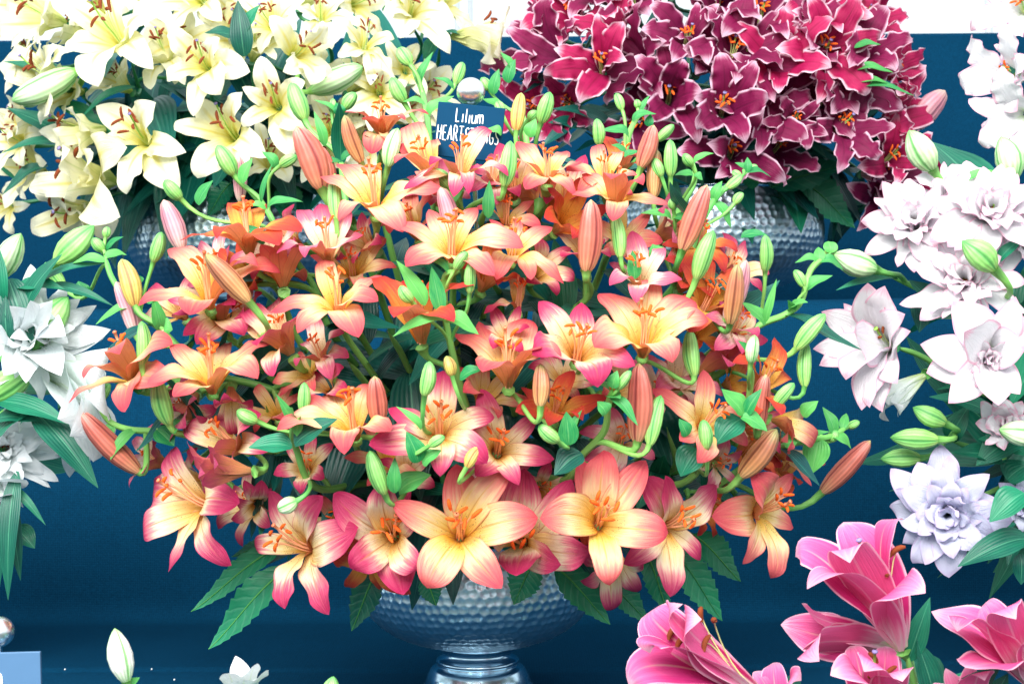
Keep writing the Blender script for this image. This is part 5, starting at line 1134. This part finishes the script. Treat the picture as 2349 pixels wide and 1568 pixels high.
for (a, b, c, d, e) in [(-10, 920, 160, 965, 50), (75, 940, 226, 1112, 60), (-10, 1000, 80, 930, 60), (20, 1110, 105, 1200, 18), (40, 1080, 12, 1375, 40), (15, 1150, -5, 1345, 24), (35, 1210, 80, 1255, 44), (-10, 960, 90, 960, 40), (30, 1150, 45, 1330, 30)]:
    LF('l5', a, b, c, d, e, 'leaf', dd=-.05, sag=.14, curl=.1)

# ------------------------------------------------------------------ bright pink trumpet lilies on the step below
def SP(key, poly, label, nleaf=3, **kw): return Stem(key, 'p', poly, label, nleaf=nleaf, dd=(.03, .0), llen=.12, **kw)
SP('p1', [(2130, 1700), (2095, 1560), (2080, 1500)], 'bright pink trumpet lily stem standing tall with brown anthers below the lilac-white bloom')
FL('p1', (2068, 1484), (-.42, .85, .32), [(1936, 1200), (2072, 1190), (1822, 1276), (2122, 1358), (1850, 1350), (1950, 1290)], 'p', th=28, L=300, width=1.05)
FL('p1', (2050, 1478), (-.85, .25, .4), [(1790, 1432), (1842, 1385), (1880, 1515), (1850, 1480)], 'p', th=25, L=270, dd=.04, stam=False)
LF('p1', 2112, 1490, 2132, 1372, 44, 'leaf', sag=.1, curl=.1); LF('p1', 2140, 1600, 2112, 1470, 56, 'leaf', sag=.1)
SP('p2', [(1800, 1760), (1760, 1640), (1750, 1600)], 'bright pink trumpet lily stem reclining sideways before the step crease')
FL('p2', (1742, 1592), (-.76, .52, .42), [(1500, 1394), (1566, 1388), (1466, 1450), (1610, 1420), (1440, 1575), (1490, 1500)], 'p', th=24, L=310, width=1.05)
SP('p3', [(2330, 1760), (2370, 1640), (2372, 1590)], 'bright pink trumpet lily stem with a hooked upper petal at the edge')
FL('p3', (2370, 1570), (-.5, .8, .35), [(2136, 1402), (2195, 1448), (2258, 1388), (2330, 1420), (2215, 1530), (2400, 1400)], 'p', th=34, L=250, width=1.15, stam=False)
SP('p4', [(2020, 1760), (2010, 1640), (2008, 1610)], 'bright pink lily stem peeping up beneath the tall trumpet')
FL('p4', (2005, 1710), (.0, .85, .5), [(1950, 1480), (2030, 1482), (1905, 1550), (2070, 1560), (1980, 1540), (2060, 1500)], 'p', th=40)
FL('p4', (1800, 1690), (-.2, .85, .5), [(1775, 1520), (1730, 1540), (1840, 1560), (1760, 1570)], 'p', th=50, stam=False, dd=.03)
SP('p5', [(2180, 1760), (2190, 1640), (2190, 1610)], 'bright pink lily stem with only blunt petal ends showing among green leaves')
FL('p5', (2205, 1710), (0, .85, .5), [(2170, 1530), (2225, 1520), (2260, 1560), (2140, 1570), (2200, 1550)], 'p', th=40, stam=False)
LF('p5', 2200, 1640, 2290, 1520, 60, 'leaf'); LF('p5', 2080, 1640, 2010, 1520, 40, 'leaf'); LF('p5', 2260, 1640, 2310, 1545, 50, 'leaf')

# ------------------------------------------------------------------ white lilies just reaching into view from the step below
def SF(key, poly, label, nleaf=2, **kw): return Stem(key, 'f', poly, label, nleaf=nleaf, dd=(.03, .0), llen=.12, **kw)
SF('f1', [(340, 1760), (300, 1640), (292, 1580)], 'lone white bud with green seams on a stem rising before dark cloth')
BD('f1', 290, 1566, 263, 1440, 58, 'bwh', tilt=.05, fat=True); LF('f1', 300, 1575, 318, 1552, 24, 'bract')
SF('f2', [(520, 1760), (555, 1640), (560, 1615)], 'white lily stem with just a few pointed petals reaching up over the step')
FL('f2', (560, 1610), (.0, .9, .4), [(540, 1503), (612, 1535), (520, 1545), (590, 1520), (560, 1560), (505, 1580)], 'w', th=45, stam=False, width=1.1)
SF('f3', [(740, 1760), (755, 1640), (758, 1610)], 'green bud tip barely showing near the foot of the bowl')
BD('f3', 757, 1610, 765, 1550, 40, 'bg', fat=True)

# specks of torn petal lying on the staging cloth
for i, (x, y) in enumerate([(149, 1536), (348, 1537), (400, 1562), (1838, 1498)]):
    D = ZC*FP/(y-784); P = at(x, y, D); P[2] = .0052; a = i*1.7
    V = [P+np.array((math.cos(a+t)*.0011*q, math.sin(a+t)*.0016*q, z)) for z, q in ((-.0006, 1), (.0008, .7)) for t in np.arange(6)*1.047]
    F = [tuple(range(6))[::-1], tuple(range(6, 12))]+[(j, (j+1) % 6, 6+(j+1) % 6, 6+j) for j in range(6)]
    tag(mk('petal_fragment', V, F, MT['chalk'], None, P), 'tiny white scrap of petal lying on the navy cloth step', 'petal', 'petal scraps on the cloth step')
